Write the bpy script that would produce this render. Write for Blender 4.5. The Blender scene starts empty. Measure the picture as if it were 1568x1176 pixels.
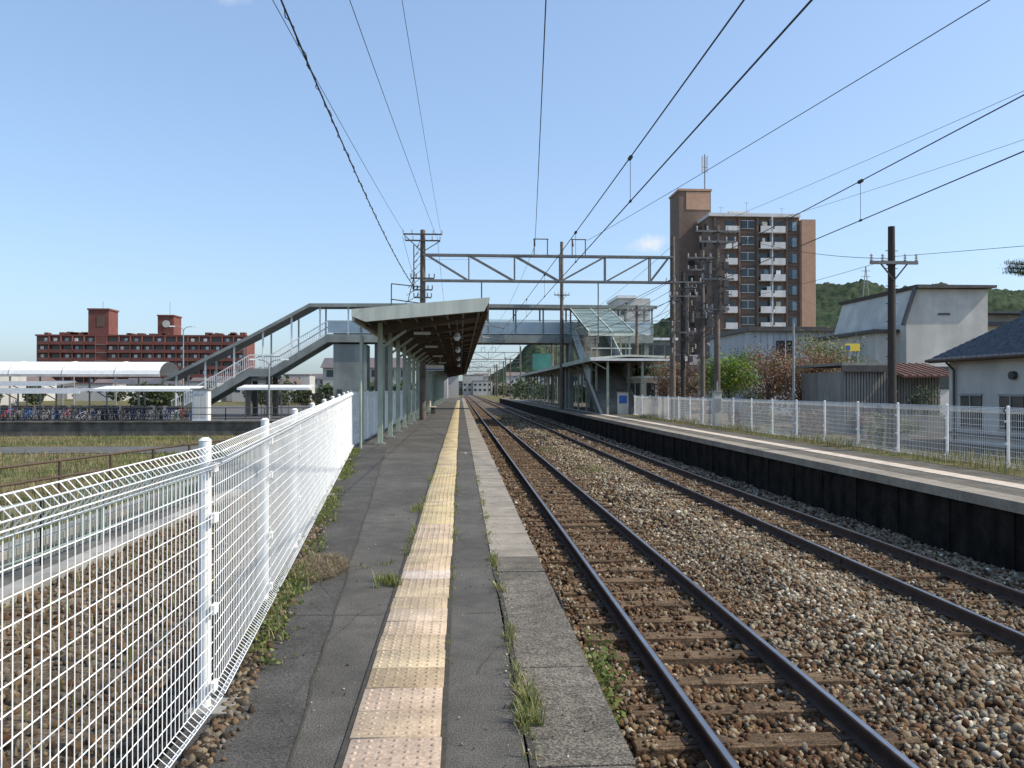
import bpy, math, random
import numpy as np
from mathutils import Vector, noise as mnoise
random.seed(7); rng=np.random.default_rng(7)
S=bpy.context.scene
COL=S.collection
# ---------------------------------------------------------------- materials
def mat(name,col,rough=0.8,var=0.25,scale=3.0,bump=0.0,bscale=40.0,metal=0.0,col2=None,attr=None,detail=6,spec=None,stretch=None,blotch=None,speck=None,streak=None):
    m=bpy.data.materials.new(name); m.use_nodes=True
    nt=m.node_tree; N=nt.nodes; L=nt.links
    p=N["Principled BSDF"]; p.inputs["Roughness"].default_value=rough; p.inputs["Metallic"].default_value=metal
    if spec is not None: p.inputs["Specular IOR Level"].default_value=spec
    geo=N.new("ShaderNodeNewGeometry")
    vec=geo.outputs["Position"]
    if stretch:
        mp=N.new("ShaderNodeMapping"); mp.inputs["Scale"].default_value=stretch
        L.new(vec,mp.inputs["Vector"]); vec=mp.outputs["Vector"]
    n=N.new("ShaderNodeTexNoise"); n.inputs["Scale"].default_value=scale; n.inputs["Detail"].default_value=detail; n.inputs["Roughness"].default_value=0.65
    L.new(vec,n.inputs["Vector"])
    r=N.new("ShaderNodeValToRGB")
    c2=col2 if col2 else tuple(min(1,c*(1+var)) for c in col)
    c1=col if col2 else tuple(c*(1-var) for c in col)
    r.color_ramp.elements[0].position=0.35; r.color_ramp.elements[1].position=0.65
    r.color_ramp.elements[0].color=(*c1,1); r.color_ramp.elements[1].color=(*c2,1)
    L.new(n.outputs["Fac"],r.inputs["Fac"])
    out=r.outputs["Color"]
    def mul(a,b):
        x=N.new("ShaderNodeMix"); x.data_type='RGBA'; x.blend_type='MULTIPLY'; x.inputs[0].default_value=1
        L.new(a,x.inputs[6]); L.new(b,x.inputs[7]); return x.outputs[2]
    def layer(sc,lo,hi,p0,p1,st=None,det=4):
        v=geo.outputs["Position"]
        if st:
            mq=N.new("ShaderNodeMapping"); mq.inputs["Scale"].default_value=st; L.new(v,mq.inputs["Vector"]); v=mq.outputs["Vector"]
        n3=N.new("ShaderNodeTexNoise"); n3.inputs["Scale"].default_value=sc; n3.inputs["Detail"].default_value=det
        L.new(v,n3.inputs["Vector"])
        r3=N.new("ShaderNodeValToRGB"); r3.color_ramp.elements[0].position=p0; r3.color_ramp.elements[1].position=p1
        r3.color_ramp.elements[0].color=(lo,)*3+(1,); r3.color_ramp.elements[1].color=(hi,hi,hi,1)
        L.new(n3.outputs["Fac"],r3.inputs["Fac"]); return r3.outputs["Color"]
    if attr:
        a=N.new("ShaderNodeAttribute"); a.attribute_name=attr; out=mul(out,a.outputs["Color"])
    if blotch: out=mul(out,layer(blotch[0],blotch[1],1,.4,.6))
    if speck: out=mul(out,layer(speck[0],speck[1],speck[2],.38,.66,det=2))
    if streak: out=mul(out,layer(streak[0],streak[1],1,.35,.6,st=(1,1,.12)))
    L.new(out,p.inputs["Base Color"])
    if bump>0:
        n2=N.new("ShaderNodeTexNoise"); n2.inputs["Scale"].default_value=bscale; n2.inputs["Detail"].default_value=5
        L.new(vec,n2.inputs["Vector"])
        b=N.new("ShaderNodeBump"); b.inputs["Strength"].default_value=bump; b.inputs["Distance"].default_value=0.02
        L.new(n2.outputs["Fac"],b.inputs["Height"]); L.new(b.outputs["Normal"],p.inputs["Normal"])
    return m
def leafmat(name,attr="col"):
    m=bpy.data.materials.new(name); m.use_nodes=True
    nt=m.node_tree; N=nt.nodes; L=nt.links
    p=N["Principled BSDF"]; p.inputs["Roughness"].default_value=0.6
    a=N.new("ShaderNodeAttribute"); a.attribute_name=attr
    L.new(a.outputs["Color"],p.inputs["Base Color"])
    t=N.new("ShaderNodeBsdfTranslucent"); L.new(a.outputs["Color"],t.inputs["Color"])
    mx=N.new("ShaderNodeMixShader"); mx.inputs[0].default_value=0.35
    L.new(p.outputs[0],mx.inputs[1]); L.new(t.outputs[0],mx.inputs[2])
    L.new(mx.outputs[0],N["Material Output"].inputs["Surface"])
    return m
M={}
M['asphalt']=mat('asphalt',(0.105,0.097,0.085),0.93,0.16,5,0.25,110,blotch=(0.7,0.74),speck=(130,.55,1.6),spec=.2)
M['asphalt2']=mat('asphalt_patch',(0.084,0.079,0.071),0.93,0.18,4,0.25,110,blotch=(0.9,0.75),speck=(130,.6,1.5),spec=.2)
M['asphalt_edge']=mat('worn_edge',(0.165,0.146,0.118),0.93,0.25,9,0.4,90,blotch=(1.3,0.70),speck=(95,.45,1.5),spec=.2)
M['coping']=mat('coping_concrete',(0.30,0.258,0.20),0.85,0.16,6,0.2,90,blotch=(1.6,0.76),speck=(140,.75,1.2))
M['joint']=mat('joint_dirt',(0.045,0.040,0.030),1.0,0.3,20)
M['tactile']=mat('tactile_tile',(0.56,0.435,0.30),0.85,0.10,5,0.15,150,attr='col',blotch=(3,0.80),speck=(55,.78,1.08),spec=.2)
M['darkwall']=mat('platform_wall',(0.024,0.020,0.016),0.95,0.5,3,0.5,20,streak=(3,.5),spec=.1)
M['concrete']=mat('concrete',(0.30,0.285,0.255),0.85,0.2,3,0.3,30,blotch=(0.6,0.75))
M['concrete_d']=mat('concrete_dark',(0.12,0.112,0.10),0.9,0.35,1.5,0.3,20,streak=(1.5,.6))
M['white']=mat('white_paint',(0.80,0.80,0.78),0.45,0.04,5,blotch=(3,0.92))
M['palegreen']=mat('pale_green_paint',(0.40,0.45,0.35),0.5,0.1,3,blotch=(1.2,0.8),streak=(6,.8))
M['fascia']=mat('fascia_metal',(0.58,0.60,0.51),0.5,0.06,1.5,streak=(5,.82))
M['brownfascia']=mat('brown_fascia',(0.13,0.085,0.055),0.6,0.2,3)
M['underroof']=mat('soffit',(0.085,0.065,0.05),0.8,0.3,2)
M['steel']=mat('galvanised_steel',(0.30,0.30,0.29),0.5,0.15,3,metal=0.2)
M['steel_d']=mat('dark_steel',(0.08,0.072,0.066),0.6,0.25,3,metal=0.2)
M['portal']=mat('portal_steel',(0.16,0.155,0.15),0.6,0.25,2,metal=0.1)
M['rail_top']=mat('rail_head',(0.36,0.35,0.36),0.3,0.15,3,metal=0.9)
M['rail_side']=mat('rail_rust',(0.055,0.033,0.024),0.85,0.3,6,0.3,60)
M['sleeper']=mat('sleeper_wood',(0.19,0.13,0.083),0.95,0.35,5,0.6,40,stretch=(0.7,5,5),blotch=(2,0.6),speck=(50,.6,1.3),spec=.1)
M['ballast']=mat('ballast_bed',(0.05,0.036,0.024),1.0,0.6,14,1.0,25,col2=(0.18,0.135,0.09))
M['stone']=mat('ballast_stone',(0.88,0.84,0.77),0.9,0.2,30,0.3,120,attr='col',spec=.2,blotch=(.9,.78))
M['wire']=mat('wire',(0.03,0.032,0.035),0.6,0.1)
M['pole_c']=mat('pole_concrete',(0.16,0.125,0.098),0.85,0.25,3,0.3,30,blotch=(0.8,0.7))
M['pole_w']=mat('pole_wood',(0.045,0.038,0.032),0.9,0.3,3,0.5,20,stretch=(8,8,1))
M['insul']=mat('porcelain',(0.45,0.44,0.41),0.25,0.05)
M['insul_b']=mat('porcelain_brown',(0.10,0.05,0.03),0.25,0.05)
M['brick']=mat('red_brick_tile',(0.185,0.075,0.062),0.85,0.14,.4,spec=.2)
M['apt']=mat('brown_tile_wall',(0.215,0.15,0.115),0.85,0.1,1.2,blotch=(0.15,0.88),spec=.2)
M['apt_t']=mat('tan_tile_wall',(0.47,0.29,0.195),0.85,0.08,1.2,spec=.2)
M['apt_w']=mat('balcony_panel',(0.66,0.64,0.62),0.7,0.06,1,streak=(1,.85))
M['glass']=mat('window_glass',(0.03,0.045,0.05),0.08,0.2,0.6)
M['glass_b']=mat('roof_glazing',(0.17,0.23,0.20),0.4,0.2,0.6)
M['winbright']=mat('curtain_window',(0.22,0.28,0.30),0.2,0.4,0.4)
M['plaster']=mat('white_plaster',(0.60,0.58,0.52),0.9,0.06,1,blotch=(0.5,0.88),streak=(1.2,.84))
M['beige']=mat('beige_plaster',(0.52,0.45,0.35),0.85,0.08,1)
M['bluewall']=mat('pale_siding',(0.46,0.49,0.51),0.8,0.06,1,streak=(1,.85))
M['tile']=mat('roof_tile_slate',(0.055,0.062,0.075),0.5,0.35,6,0.2,20,speck=(8,.6,1.3))
M['rust']=mat('rusty_roof',(0.12,0.055,0.04),0.85,0.35,3)
M['corr']=mat('corrugated_grey',(0.26,0.25,0.22),0.7,0.25,2,stretch=(12,12,1),streak=(2,.7))
M['bark']=mat('bark',(0.08,0.06,0.045),0.95,0.3,8,0.6,20)
M['leaf']=leafmat('foliage')
M['teal']=mat('teal_panel',(0.04,0.17,0.14),0.6,0.15,1)
M['blue']=mat('blue_sign',(0.03,0.12,0.40),0.5,0.05)
M['yellow']=mat('yellow_sign',(0.75,0.55,0.05),0.5,0.05)
M['red']=mat('red_paint',(0.45,0.03,0.03),0.4,0.1)
M['rubber']=mat('rubber',(0.02,0.02,0.02),0.8,0.1)
M['brownpipe']=mat('brown_pipe',(0.09,0.06,0.04),0.6,0.2)
M['greengrey']=mat('green_grey_pipe',(0.20,0.25,0.22),0.55,0.15)
M['bridge']=mat('bridge_grey',(0.27,0.29,0.265),0.6,0.12,1,blotch=(0.3,0.8),streak=(1.5,.8))
M['bridge_roof']=mat('bridge_roof',(0.16,0.17,0.165),0.6,0.15,1)
M['bridge_panel']=mat('bridge_panel',(0.42,0.49,0.52),0.5,0.1,0.7)
M['road']=mat('road_asphalt',(0.10,0.096,0.088),0.9,0.2,2,0.3,60)
M['grass_g']=mat('grass_ground',(0.07,0.09,0.03),1.0,0.4,0.35,0.8,12,col2=(0.20,0.155,0.085),speck=(3,.7,1.3),spec=.05)
M['dirt']=mat('dirt',(0.11,0.08,0.052),1.0,0.4,1.2,0.8,20,col2=(0.22,0.17,0.12),blotch=(5,0.6),spec=.05,speck=(25,.6,1.3))
M['hill']=mat('forest_hill',(0.022,0.038,0.026),1.0,0.4,0.09,0,1,col2=(0.075,0.093,0.055),detail=12,blotch=(.008,.8),spec=.0)
M['town']=mat('town_wall',(0.34,0.33,0.31),0.9,0.3,0.04,col2=(0.52,0.50,0.47))
M['town_r']=mat('town_roof',(0.08,0.085,0.10),0.8,0.4,0.04,col2=(0.2,0.14,0.12))
M['glasslight']=mat('frosted',(0.55,0.6,0.6),0.4,0.1)
# ---------------------------------------------------------------- builder
class B:
    def __init__(s): s.v=[];s.f=[];s.m=[];s.mats=[];s.smooth=[]
    def mi(s,m):
        if m not in s.mats: s.mats.append(m)
        return s.mats.index(m)
    def add(s,vs,fs,m,sm=False):
        o=len(s.v); s.v.extend(vs); k=s.mi(m)
        for f in fs: s.f.append([i+o for i in f]); s.m.append(k); s.smooth.append(sm)
    def box(s,x0,x1,y0,y1,z0,z1,m):
        if x0>x1:x0,x1=x1,x0
        if y0>y1:y0,y1=y1,y0
        vs=[(x0,y0,z0),(x1,y0,z0),(x1,y1,z0),(x0,y1,z0),(x0,y0,z1),(x1,y0,z1),(x1,y1,z1),(x0,y1,z1)]
        s.add(vs,[(0,3,2,1),(4,5,6,7),(0,1,5,4),(1,2,6,5),(2,3,7,6),(3,0,4,7)],m)
    def cyl(s,a,b,r,m,r2=None,n=8,cap=True):
        a=Vector(a);b=Vector(b); r2=r if r2 is None else r2
        d=b-a
        if d.length<1e-6: return
        d.normalize(); u=d.orthogonal().normalized(); w=d.cross(u)
        vs=[]
        for c,rr in((a,r),(b,r2)):
            for i in range(n):
                t=2*math.pi*(i+.5)/n; vs.append(tuple(c+u*math.cos(t)*rr+w*math.sin(t)*rr))
        fs=[(i,(i+1)%n,n+(i+1)%n,n+i) for i in range(n)]
        s.add(vs,fs,m,n>5)
        if cap: s.add([vs[i] for i in range(n-1,-1,-1)],[tuple(range(n))],m); s.add(vs[n:],[tuple(range(n))],m)
    def tube(s,pts,r,m,n=4):
        for i in range(len(pts)-1): s.cyl(pts[i],pts[i+1],r,m,n=n,cap=False)
    def prismx(s,prof,x0,x1,m):   # prof (y,z)
        n=len(prof); vs=[(x0,p[0],p[1]) for p in prof]+[(x1,p[0],p[1]) for p in prof]
        s.add(vs,[tuple(range(n-1,-1,-1)),tuple(range(n,2*n))]+[(i,(i+1)%n,n+(i+1)%n,n+i) for i in range(n)],m)
    def prismy(s,prof,y0,y1,m):   # prof (x,z)
        n=len(prof); vs=[(p[0],y0,p[1]) for p in prof]+[(p[0],y1,p[1]) for p in prof]
        s.add(vs,[tuple(range(n)),tuple(range(2*n-1,n-1,-1))]+[(i,n+i,n+(i+1)%n,(i+1)%n) for i in range(n)],m)
    def beam(s,a,b,w,h,m):
        a=Vector(a);b=Vector(b);d=(b-a).normalized()
        up=Vector((0,0,1)) if abs(d.z)<.95 else Vector((0,1,0))
        sd=d.cross(up).normalized(); u=sd.cross(d)
        vs=[]
        for c in(a,b):
            for sx,sz in((-1,-1),(1,-1),(1,1),(-1,1)): vs.append(tuple(c+sd*sx*w/2+u*sz*h/2))
        s.add(vs,[(0,1,2,3),(7,6,5,4),(0,4,5,1),(1,5,6,2),(2,6,7,3),(3,7,4,0)],m)
    def make(s,name,parent=None):
        me=bpy.data.meshes.new(name); me.from_pydata([tuple(v) for v in s.v],[],s.f)
        for m in s.mats: me.materials.append(M[m])
        me.polygons.foreach_set("material_index",s.m); me.polygons.foreach_set("use_smooth",s.smooth); me.update()
        o=bpy.data.objects.new(name,me); COL.objects.link(o)
        if parent: o.parent=parent
        return o
def empty(name):
    e=bpy.data.objects.new(name,None); COL.objects.link(e); return e
def npmesh(name,V,F,m,col=None,parent=None,smooth=False):
    me=bpy.data.meshes.new(name); V=np.asarray(V,dtype=np.float32); F=np.asarray(F,dtype=np.int32)
    k=F.shape[1]; me.vertices.add(len(V)); me.vertices.foreach_set("co",V.ravel())
    me.loops.add(F.size); me.loops.foreach_set("vertex_index",F.ravel())
    me.polygons.add(len(F)); me.polygons.foreach_set("loop_start",np.arange(0,F.size,k,dtype=np.int32))
    me.update(calc_edges=True)
    if smooth: me.polygons.foreach_set("use_smooth",np.ones(len(F),dtype=bool))
    if col is not None:
        a=me.attributes.new("col",'FLOAT_COLOR','POINT'); c=np.ones((len(V),4),dtype=np.float32); c[:,:3]=col
        a.data.foreach_set("color",c.ravel())
    me.materials.append(M[m]); me.validate()
    o=bpy.data.objects.new(name,me); COL.objects.link(o)
    if parent: o.parent=parent
    return o
# ---------------------------------------------------------------- stones
ph=(1+5**.5)/2
ICO=np.array([(-1,ph,0),(1,ph,0),(-1,-ph,0),(1,-ph,0),(0,-1,ph),(0,1,ph),(0,-1,-ph),(0,1,-ph),(ph,0,-1),(ph,0,1),(-ph,0,-1),(-ph,0,1)])/1.9
ICF=np.array([(0,11,5),(0,5,1),(0,1,7),(0,7,10),(0,10,11),(1,5,9),(5,11,4),(11,10,2),(10,7,6),(7,1,8),(3,9,4),(3,4,2),(3,2,6),(3,6,8),(3,8,9),(4,9,5),(2,4,11),(6,2,10),(8,6,7),(9,8,1)])
def rotmats(n):
    q=rng.normal(size=(n,4)); q/=np.linalg.norm(q,axis=1)[:,None]; w,x,y,z=q.T
    return np.stack([1-2*(y*y+z*z),2*(x*y-z*w),2*(x*z+y*w),2*(x*y+z*w),1-2*(x*x+z*z),2*(y*z-x*w),2*(x*z-y*w),2*(y*z+x*w),1-2*(x*x+y*y)],1).reshape(n,3,3)
def stones(name,P,rad,cols,m='stone'):
    n=len(P); sc=rng.uniform(.55,1.3,(n,3))*rad[:,None]
    V=ICO[None]*rng.uniform(.65,1.2,(n,12,1))*sc[:,None,:]
    V=np.einsum('nij,nkj->nki',rotmats(n),V)+P[:,None,:]
    F=ICF[None]+(np.arange(n)*12)[:,None,None]
    C=np.repeat(cols,12,axis=0)
    return npmesh(name,V.reshape(-1,3),F.reshape(-1,3),m,C)
def bal_h(x):
    x=np.asarray(x); h=np.full(x.shape,-1.02)
    h+=0.13*np.exp(-((x-4.2)/.6)**2)
    h+=0.03*np.exp(-((x-7.3)/.3)**2)
    return h
PAL=np.array([(.13,.07,.038),(.21,.138,.082),(.30,.24,.17),(.43,.38,.30),(.23,.20,.165),(.065,.05,.038),(.66,.62,.55)])
def stonecols(x,n):
    rusty=np.array([.42,.32,.10,.03,.03,.10,.0]); grey=np.array([.13,.25,.27,.14,.10,.08,.03]); dark=np.array([.10,.12,.14,.16,.28,.18,.02])
    out=np.zeros((n,3)); r=rng.random(n)
    w=np.clip(1.15-np.abs(x-2.1)/1.6,0,1)+.5*np.clip(1-np.abs(x-6.03)/.7,0,1); w=np.clip(w,0,1)
    d=np.clip((x-6.7)/.5,0,1)
    for i in range(n):
        p=rusty*w[i]+grey*(1-w[i]); p=p*(1-d[i])+dark*d[i]; p=np.clip(p,0,None); p/=p.sum()
        out[i]=PAL[np.searchsorted(np.cumsum(p),min(r[i],.9999))]
    return out*rng.uniform(.75,1.2,(n,1))
def ballast(name,n,y0,y1,r0,r1):
    x=rng.uniform(.74,7.68,n); y=rng.uniform(y0,y1,n)
    on=np.zeros(n,bool)
    for c,kp in((2.3,.10),(6.03,.28)):
        insl=(np.abs(x-c)<1.06)&((np.mod(y,.62))<.22)
        edge=np.abs(x-c)>.8
        on|=insl&(rng.random(n)>np.where(edge,kp*3,kp))
        for s in(-1,1): on|=np.abs(x-(c+s*.565))<.075
    x=x[~on];y=y[~on];k=len(x)
    mnd=rng.uniform(-.02,.022,k)
    P=np.stack([x,y,bal_h(x)+mnd+.015*np.sin(y*1.7+x*2)+.012*np.sin(y*4.1-x*3)],1)
    insl=np.zeros(k,bool)
    for c in(2.3,6.03): insl|=(np.abs(x-c)<1.06)&((np.mod(y,.62))<.22)
    P[insl,2]=-.955
    return stones(name,P,rng.uniform(r0,r1,k)*np.where(insl,.75,1),stonecols(x,k))
ballast('ballast_stones',62000,3.6,14,.020,.042)
ballast('ballast_stones',40000,14,34,.030,.052)
ballast('ballast_stones',18000,34,80,.05,.08)
xs=np.arange(.6,7.91,.1); ys=np.concatenate([np.arange(-3,40,.12),np.arange(40,400,3)])
X,Y=np.meshgrid(xs,ys); Z=bal_h(X)-.025+rng.uniform(-.012,.012,X.shape)
V=np.stack([X,Y,Z],-1).reshape(-1,3); nx=len(xs); I=(np.arange(len(ys)-1)[:,None]*nx+np.arange(nx-1)[None]).ravel()
npmesh('ballast_bed',V,np.stack([I,I+1,I+nx+1,I+nx],1),'ballast')
# ---------------------------------------------------------------- tracks
def track(cx):
    e=empty('railway_track')
    b=B()
    prof=[(-.062,-.14),(.062,-.14),(.062,-.128),(.012,-.11),(.010,-.045),(.033,-.035),(.033,-.006),(.026,0),(-.026,0),(-.033,-.006),(-.033,-.035),(-.010,-.045),(-.012,-.11),(-.062,-.128)]
    for s in(-1,1):
        x=cx+s*.565
        b.prismy([(x+p[0],-.83+p[1]) for p in prof],-3,400,'rail_side')
        b.box(x-.020,x+.020,-3,400,-.8298,-.8285,'rail_top')
    for yy in(11.5,36): 
        for s in(-1,1):
            x=cx+s*.565
            for t in(-1,1): b.box(x+t*.012,x+t*.03,yy-.25,yy+.25,-.945,-.875,'rail_side')
    b.make('rails',e)
    b=B(); y=-1.86
    while y<300:
        j=random.uniform(-.02,.02); w=random.uniform(-.05,.05)
        x0=cx-1.05+w;x1=cx+1.05+w; z=-.972+random.uniform(-.008,.004)
        a=random.uniform(-.02,.02)
        vs=[(x0,y+j,z),(x1,y+j+a,z),(x1,y+j+a+.205,z),(x0,y+j+.205,z)]
        c=[(x0+.012,y+j+.012,z+.01),(x1-.012,y+j+a+.012,z+.01),(x1-.012,y+j+a+.193,z+.01),(x0+.012,y+j+.193,z+.01)]
        lo=[(v[0],v[1],z-.13) for v in vs]
        b.add(lo+vs+c,[(0,1,5,4),(1,2,6,5),(2,3,7,6),(3,0,4,7),(4,5,9,8),(5,6,10,9),(6,7,11,10),(7,4,8,11),(8,9,10,11)],'sleeper')
        if y<45:
            for s in(-1,1):
                xx=cx+s*.565
                b.box(xx-.15,xx+.15,y+.045,y+.165,z+.0102,z+.018,'rail_side')
                for t in(-1,1):
                    yy=y+.065 if t>0 else y+.14
                    b.cyl((xx+t*.085,yy,z+.01),(xx+t*.085,yy,z+.045),.014,'rail_side',n=6)
        y+=.62
    b.make('sleepers',e)
track(2.3); track(6.03)
b=B()
pts=[(1.12+.05*math.sin(y*.8)+.03*math.sin(y*2.1),y,-.97+.01*math.sin(y*3)) for y in np.arange(3,60,.4)]
b.tube(pts,.012,'rubber',n=5); b.make('trackside_cable')
# ---------------------------------------------------------------- near platform
def fx(y):
    return -1.17 if y<4 else (-1.19-.095*(y-4) if y<22 else -2.9-.004*(y-22))
def fence_top(y): return 1.28 if y<4 else min(1.28+.0125*(y-4),1.5)
pl=empty('station_platform')
b=B()
b.add([(-1.25,-3,0),(.28,-3,0),(.28,160,0),(-3.5,160,0),(-3.0,22,0),(-1.25,4,0)],[(0,1,2,3,4,5)],'asphalt')
b.add([(-1.25,-3,0),(-1.25,4,0),(-3.0,22,0),(-3.5,160,0),(-1.45,-3,-1.2),(-1.45,4,-1.2),(-3.2,22,-1.2),(-3.7,160,-1.2)],[(0,1,5,4),(1,2,6,5),(2,3,7,6)],'concrete_d')
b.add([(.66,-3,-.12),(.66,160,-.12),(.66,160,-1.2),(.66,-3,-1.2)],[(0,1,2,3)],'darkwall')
b.make('surface',pl)
b=B()
b.add([(-1.24,-3,.004),(-.45,-3,.004),(-.71,3.4,.004),(-1.3,12,.004),(-1.99,22,.004),(-2.9,22,.004),(-1.24,4,.004)],[(0,1,2,3,4,5,6)],'asphalt2')
def strip(b,pts,w,z,m):
    for i in range(len(pts)-1):
        a=Vector((*pts[i],0));c=Vector((*pts[i+1],0)); d=(c-a).normalized(); n=Vector((-d.y,d.x,0))*w/2
        b.add([(a.x-n.x,a.y-n.y,z),(a.x+n.x,a.y+n.y,z),(c.x+n.x,c.y+n.y,z),(c.x-n.x,c.y-n.y,z)],[(0,1,2,3)],m)
pts=[];y=-3
while y<22:
    base=-.45-.0406*(y+3) if y<3.4 else (-.71-.0686*(y-3.4) if y<12 else -1.3-.069*(y-12))
    pts.append((base+random.uniform(-.012,.012),y)); y+=.35
strip(b,pts,.012,.008,'joint')
for yy in(5.6,9.4,13.3,17.5,21.5):
    pts=[(.28-t*(.28-fx(yy))/14,yy+random.uniform(-.012,.012)+.02*t/14) for t in range(15)]
    strip(b,[p for p in pts if p[0]<-.5],.009,.010,'joint'); strip(b,[p for p in pts if p[0]>-.06],.009,.010,'joint')
for (x,y) in((-.8,4.6),(-1.0,6.2),(.1,4.4),(.05,8.1),(-1.2,10.5)):
    pts=[(x,y)]; a=random.uniform(.9,2.2)
    for k in range(14): a+=random.uniform(-.5,.5)*.8; pts.append((pts[-1][0]+.05*math.cos(a),pts[-1][1]+.07*abs(math.sin(a))+.02))
    pts=[p for p in pts if (p[0]<-.52 or -.05<p[0]<.27)]
    if len(pts)>2: strip(b,pts,.004,.011,'joint')
strip(b,[(.30+random.uniform(-.012,.012),y) for y in np.arange(-3,7.4,.25)],.03,.006,'joint')
b.box(.0,.26,19.7,19.82,-.01,.012,'coping'); b.box(.10,.16,19.4,20.1,-.01,.0125,'coping')
b.make('seams',pl)
b=B(); y=-2.6
while y<150:
    L=1.18 if y<7.2 else .60 if y<60 else 6
    near=y<7.2
    if near and y+L>7.2: L=7.45-y
    dz=random.uniform(-.004,.004)
    x0=.315+random.uniform(-.004,.004) if near else .285; x1=.72+random.uniform(-.006,.006)
    z=.006+dz; g=.005 if near else .003
    b.box(x0,x1,y+g,y+L-g,-.14,z,'asphalt_edge' if near else 'coping')
    y+=L
b.box(.29,.69,-3,150,-.15,-.006,'joint')
b.make('edge_slabs',pl)
TV=[];TF=[];TC=[]
def addbox(x0,x1,y0,y1,z0,z1,c,bev=.004):
    o=len(TV)
    for (a,d,e,f,z) in((x0,x1,y0,y1,z0),(x0,x1,y0,y1,z1-bev),(x0+bev,x1-bev,y0+bev,y1-bev,z1)):
        TV.extend([(a,e,z),(d,e,z),(d,f,z),(a,f,z)]); 
    TC.extend([c]*12)
    for k in(0,4):
        for i in range(4): TF.append((o+k+i,o+k+(i+1)%4,o+k+4+(i+1)%4,o+k+4+i))
    TF.append((o+8,o+9,o+10,o+11))
y=-1.5
while y<120:
    L=.3; k=random.uniform(.90,1.05); c=(k,k*random.uniform(.97,1.02),k*random.uniform(.92,1.08))
    if y>9: c=(c[0],c[1]*1.02,c[2]*.86)
    if 6.4<y<6.75: c=(1.15,1.22,1.45)
    if random.random()<.05: c=(.75,.73,.68)
    off=.006*math.sin(y*.9)+random.uniform(-.004,.004)
    if y<30: addbox(-.485+off,-.085+off,y+.004,y+L-.004,-.02,.016+random.uniform(-.002,.002),c)
    else: addbox(-.485,-.085,y,y+L,-.02,.016,c)
    if y<16:
        for a in range(7):
            for d in range(5):
                cx=-.485+off+.035+a*.055; cy=y+.034+d*.058
                o=len(TV); n=6
                for rr,zz in((.0125,.014),(.008,.0215)):
                    for t in range(n): TV.append((cx+rr*math.cos(t*1.047),cy+rr*math.sin(t*1.047),zz)); TC.append(c)
                for t in range(n): TF.append((o+t,o+(t+1)%n,o+n+(t+1)%n,o+n+t))
                TF.append((o+n,o+n+1,o+n+2,o+n+3)); TF.append((o+n,o+n+3,o+n+4,o+n+5))
    y+=L
npmesh('tactile_paving',TV,TF,'tactile',np.array(TC))
b=B(); b.box(-.51,-.06,-2,120,-.02,.0095,'joint'); b.make('tactile_bed',pl)
# rubble strip at fence foot and grit on the platform
n=2600; y=rng.uniform(2.2,10,n); x=np.array([fx(q) for q in y])+.03+np.abs(rng.normal(size=n))*.05
stones('fence_foot_rubble',np.stack([x,y,np.full(n,.008)],1),rng.uniform(.008,.030,n),PAL[rng.choice([4,5,5,2,1],n)]*rng.uniform(.5,1,(n,1)))
n=1500; y=2.5+16*rng.random(n)**1.5; x=np.where(rng.random(n)<.5,.3+rng.normal(size=n)*.05,rng.uniform(-1.5,.7,n)); k=(x>-1.15)&(x<.7)&~((x>-.5)&(x<-.07)); x=x[k];y=y[k];n=len(x)
stones('platform_grit',np.stack([x,y,np.full(n,.008)],1),rng.uniform(.002,.007,n),PAL[rng.integers(0,7,n)])
n=7000; y=rng.uniform(3,26,n); x=rng.uniform(-5.5,-1.6,n)-np.clip(y-5,0,99)*.06
stones('path_gravel',np.stack([x,y,np.full(n,-1.18)],1),rng.uniform(.015,.06,n),PAL[rng.choice([1,2,4,1,0],n)]*rng.uniform(.6,1.1,(n,1)))
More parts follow.
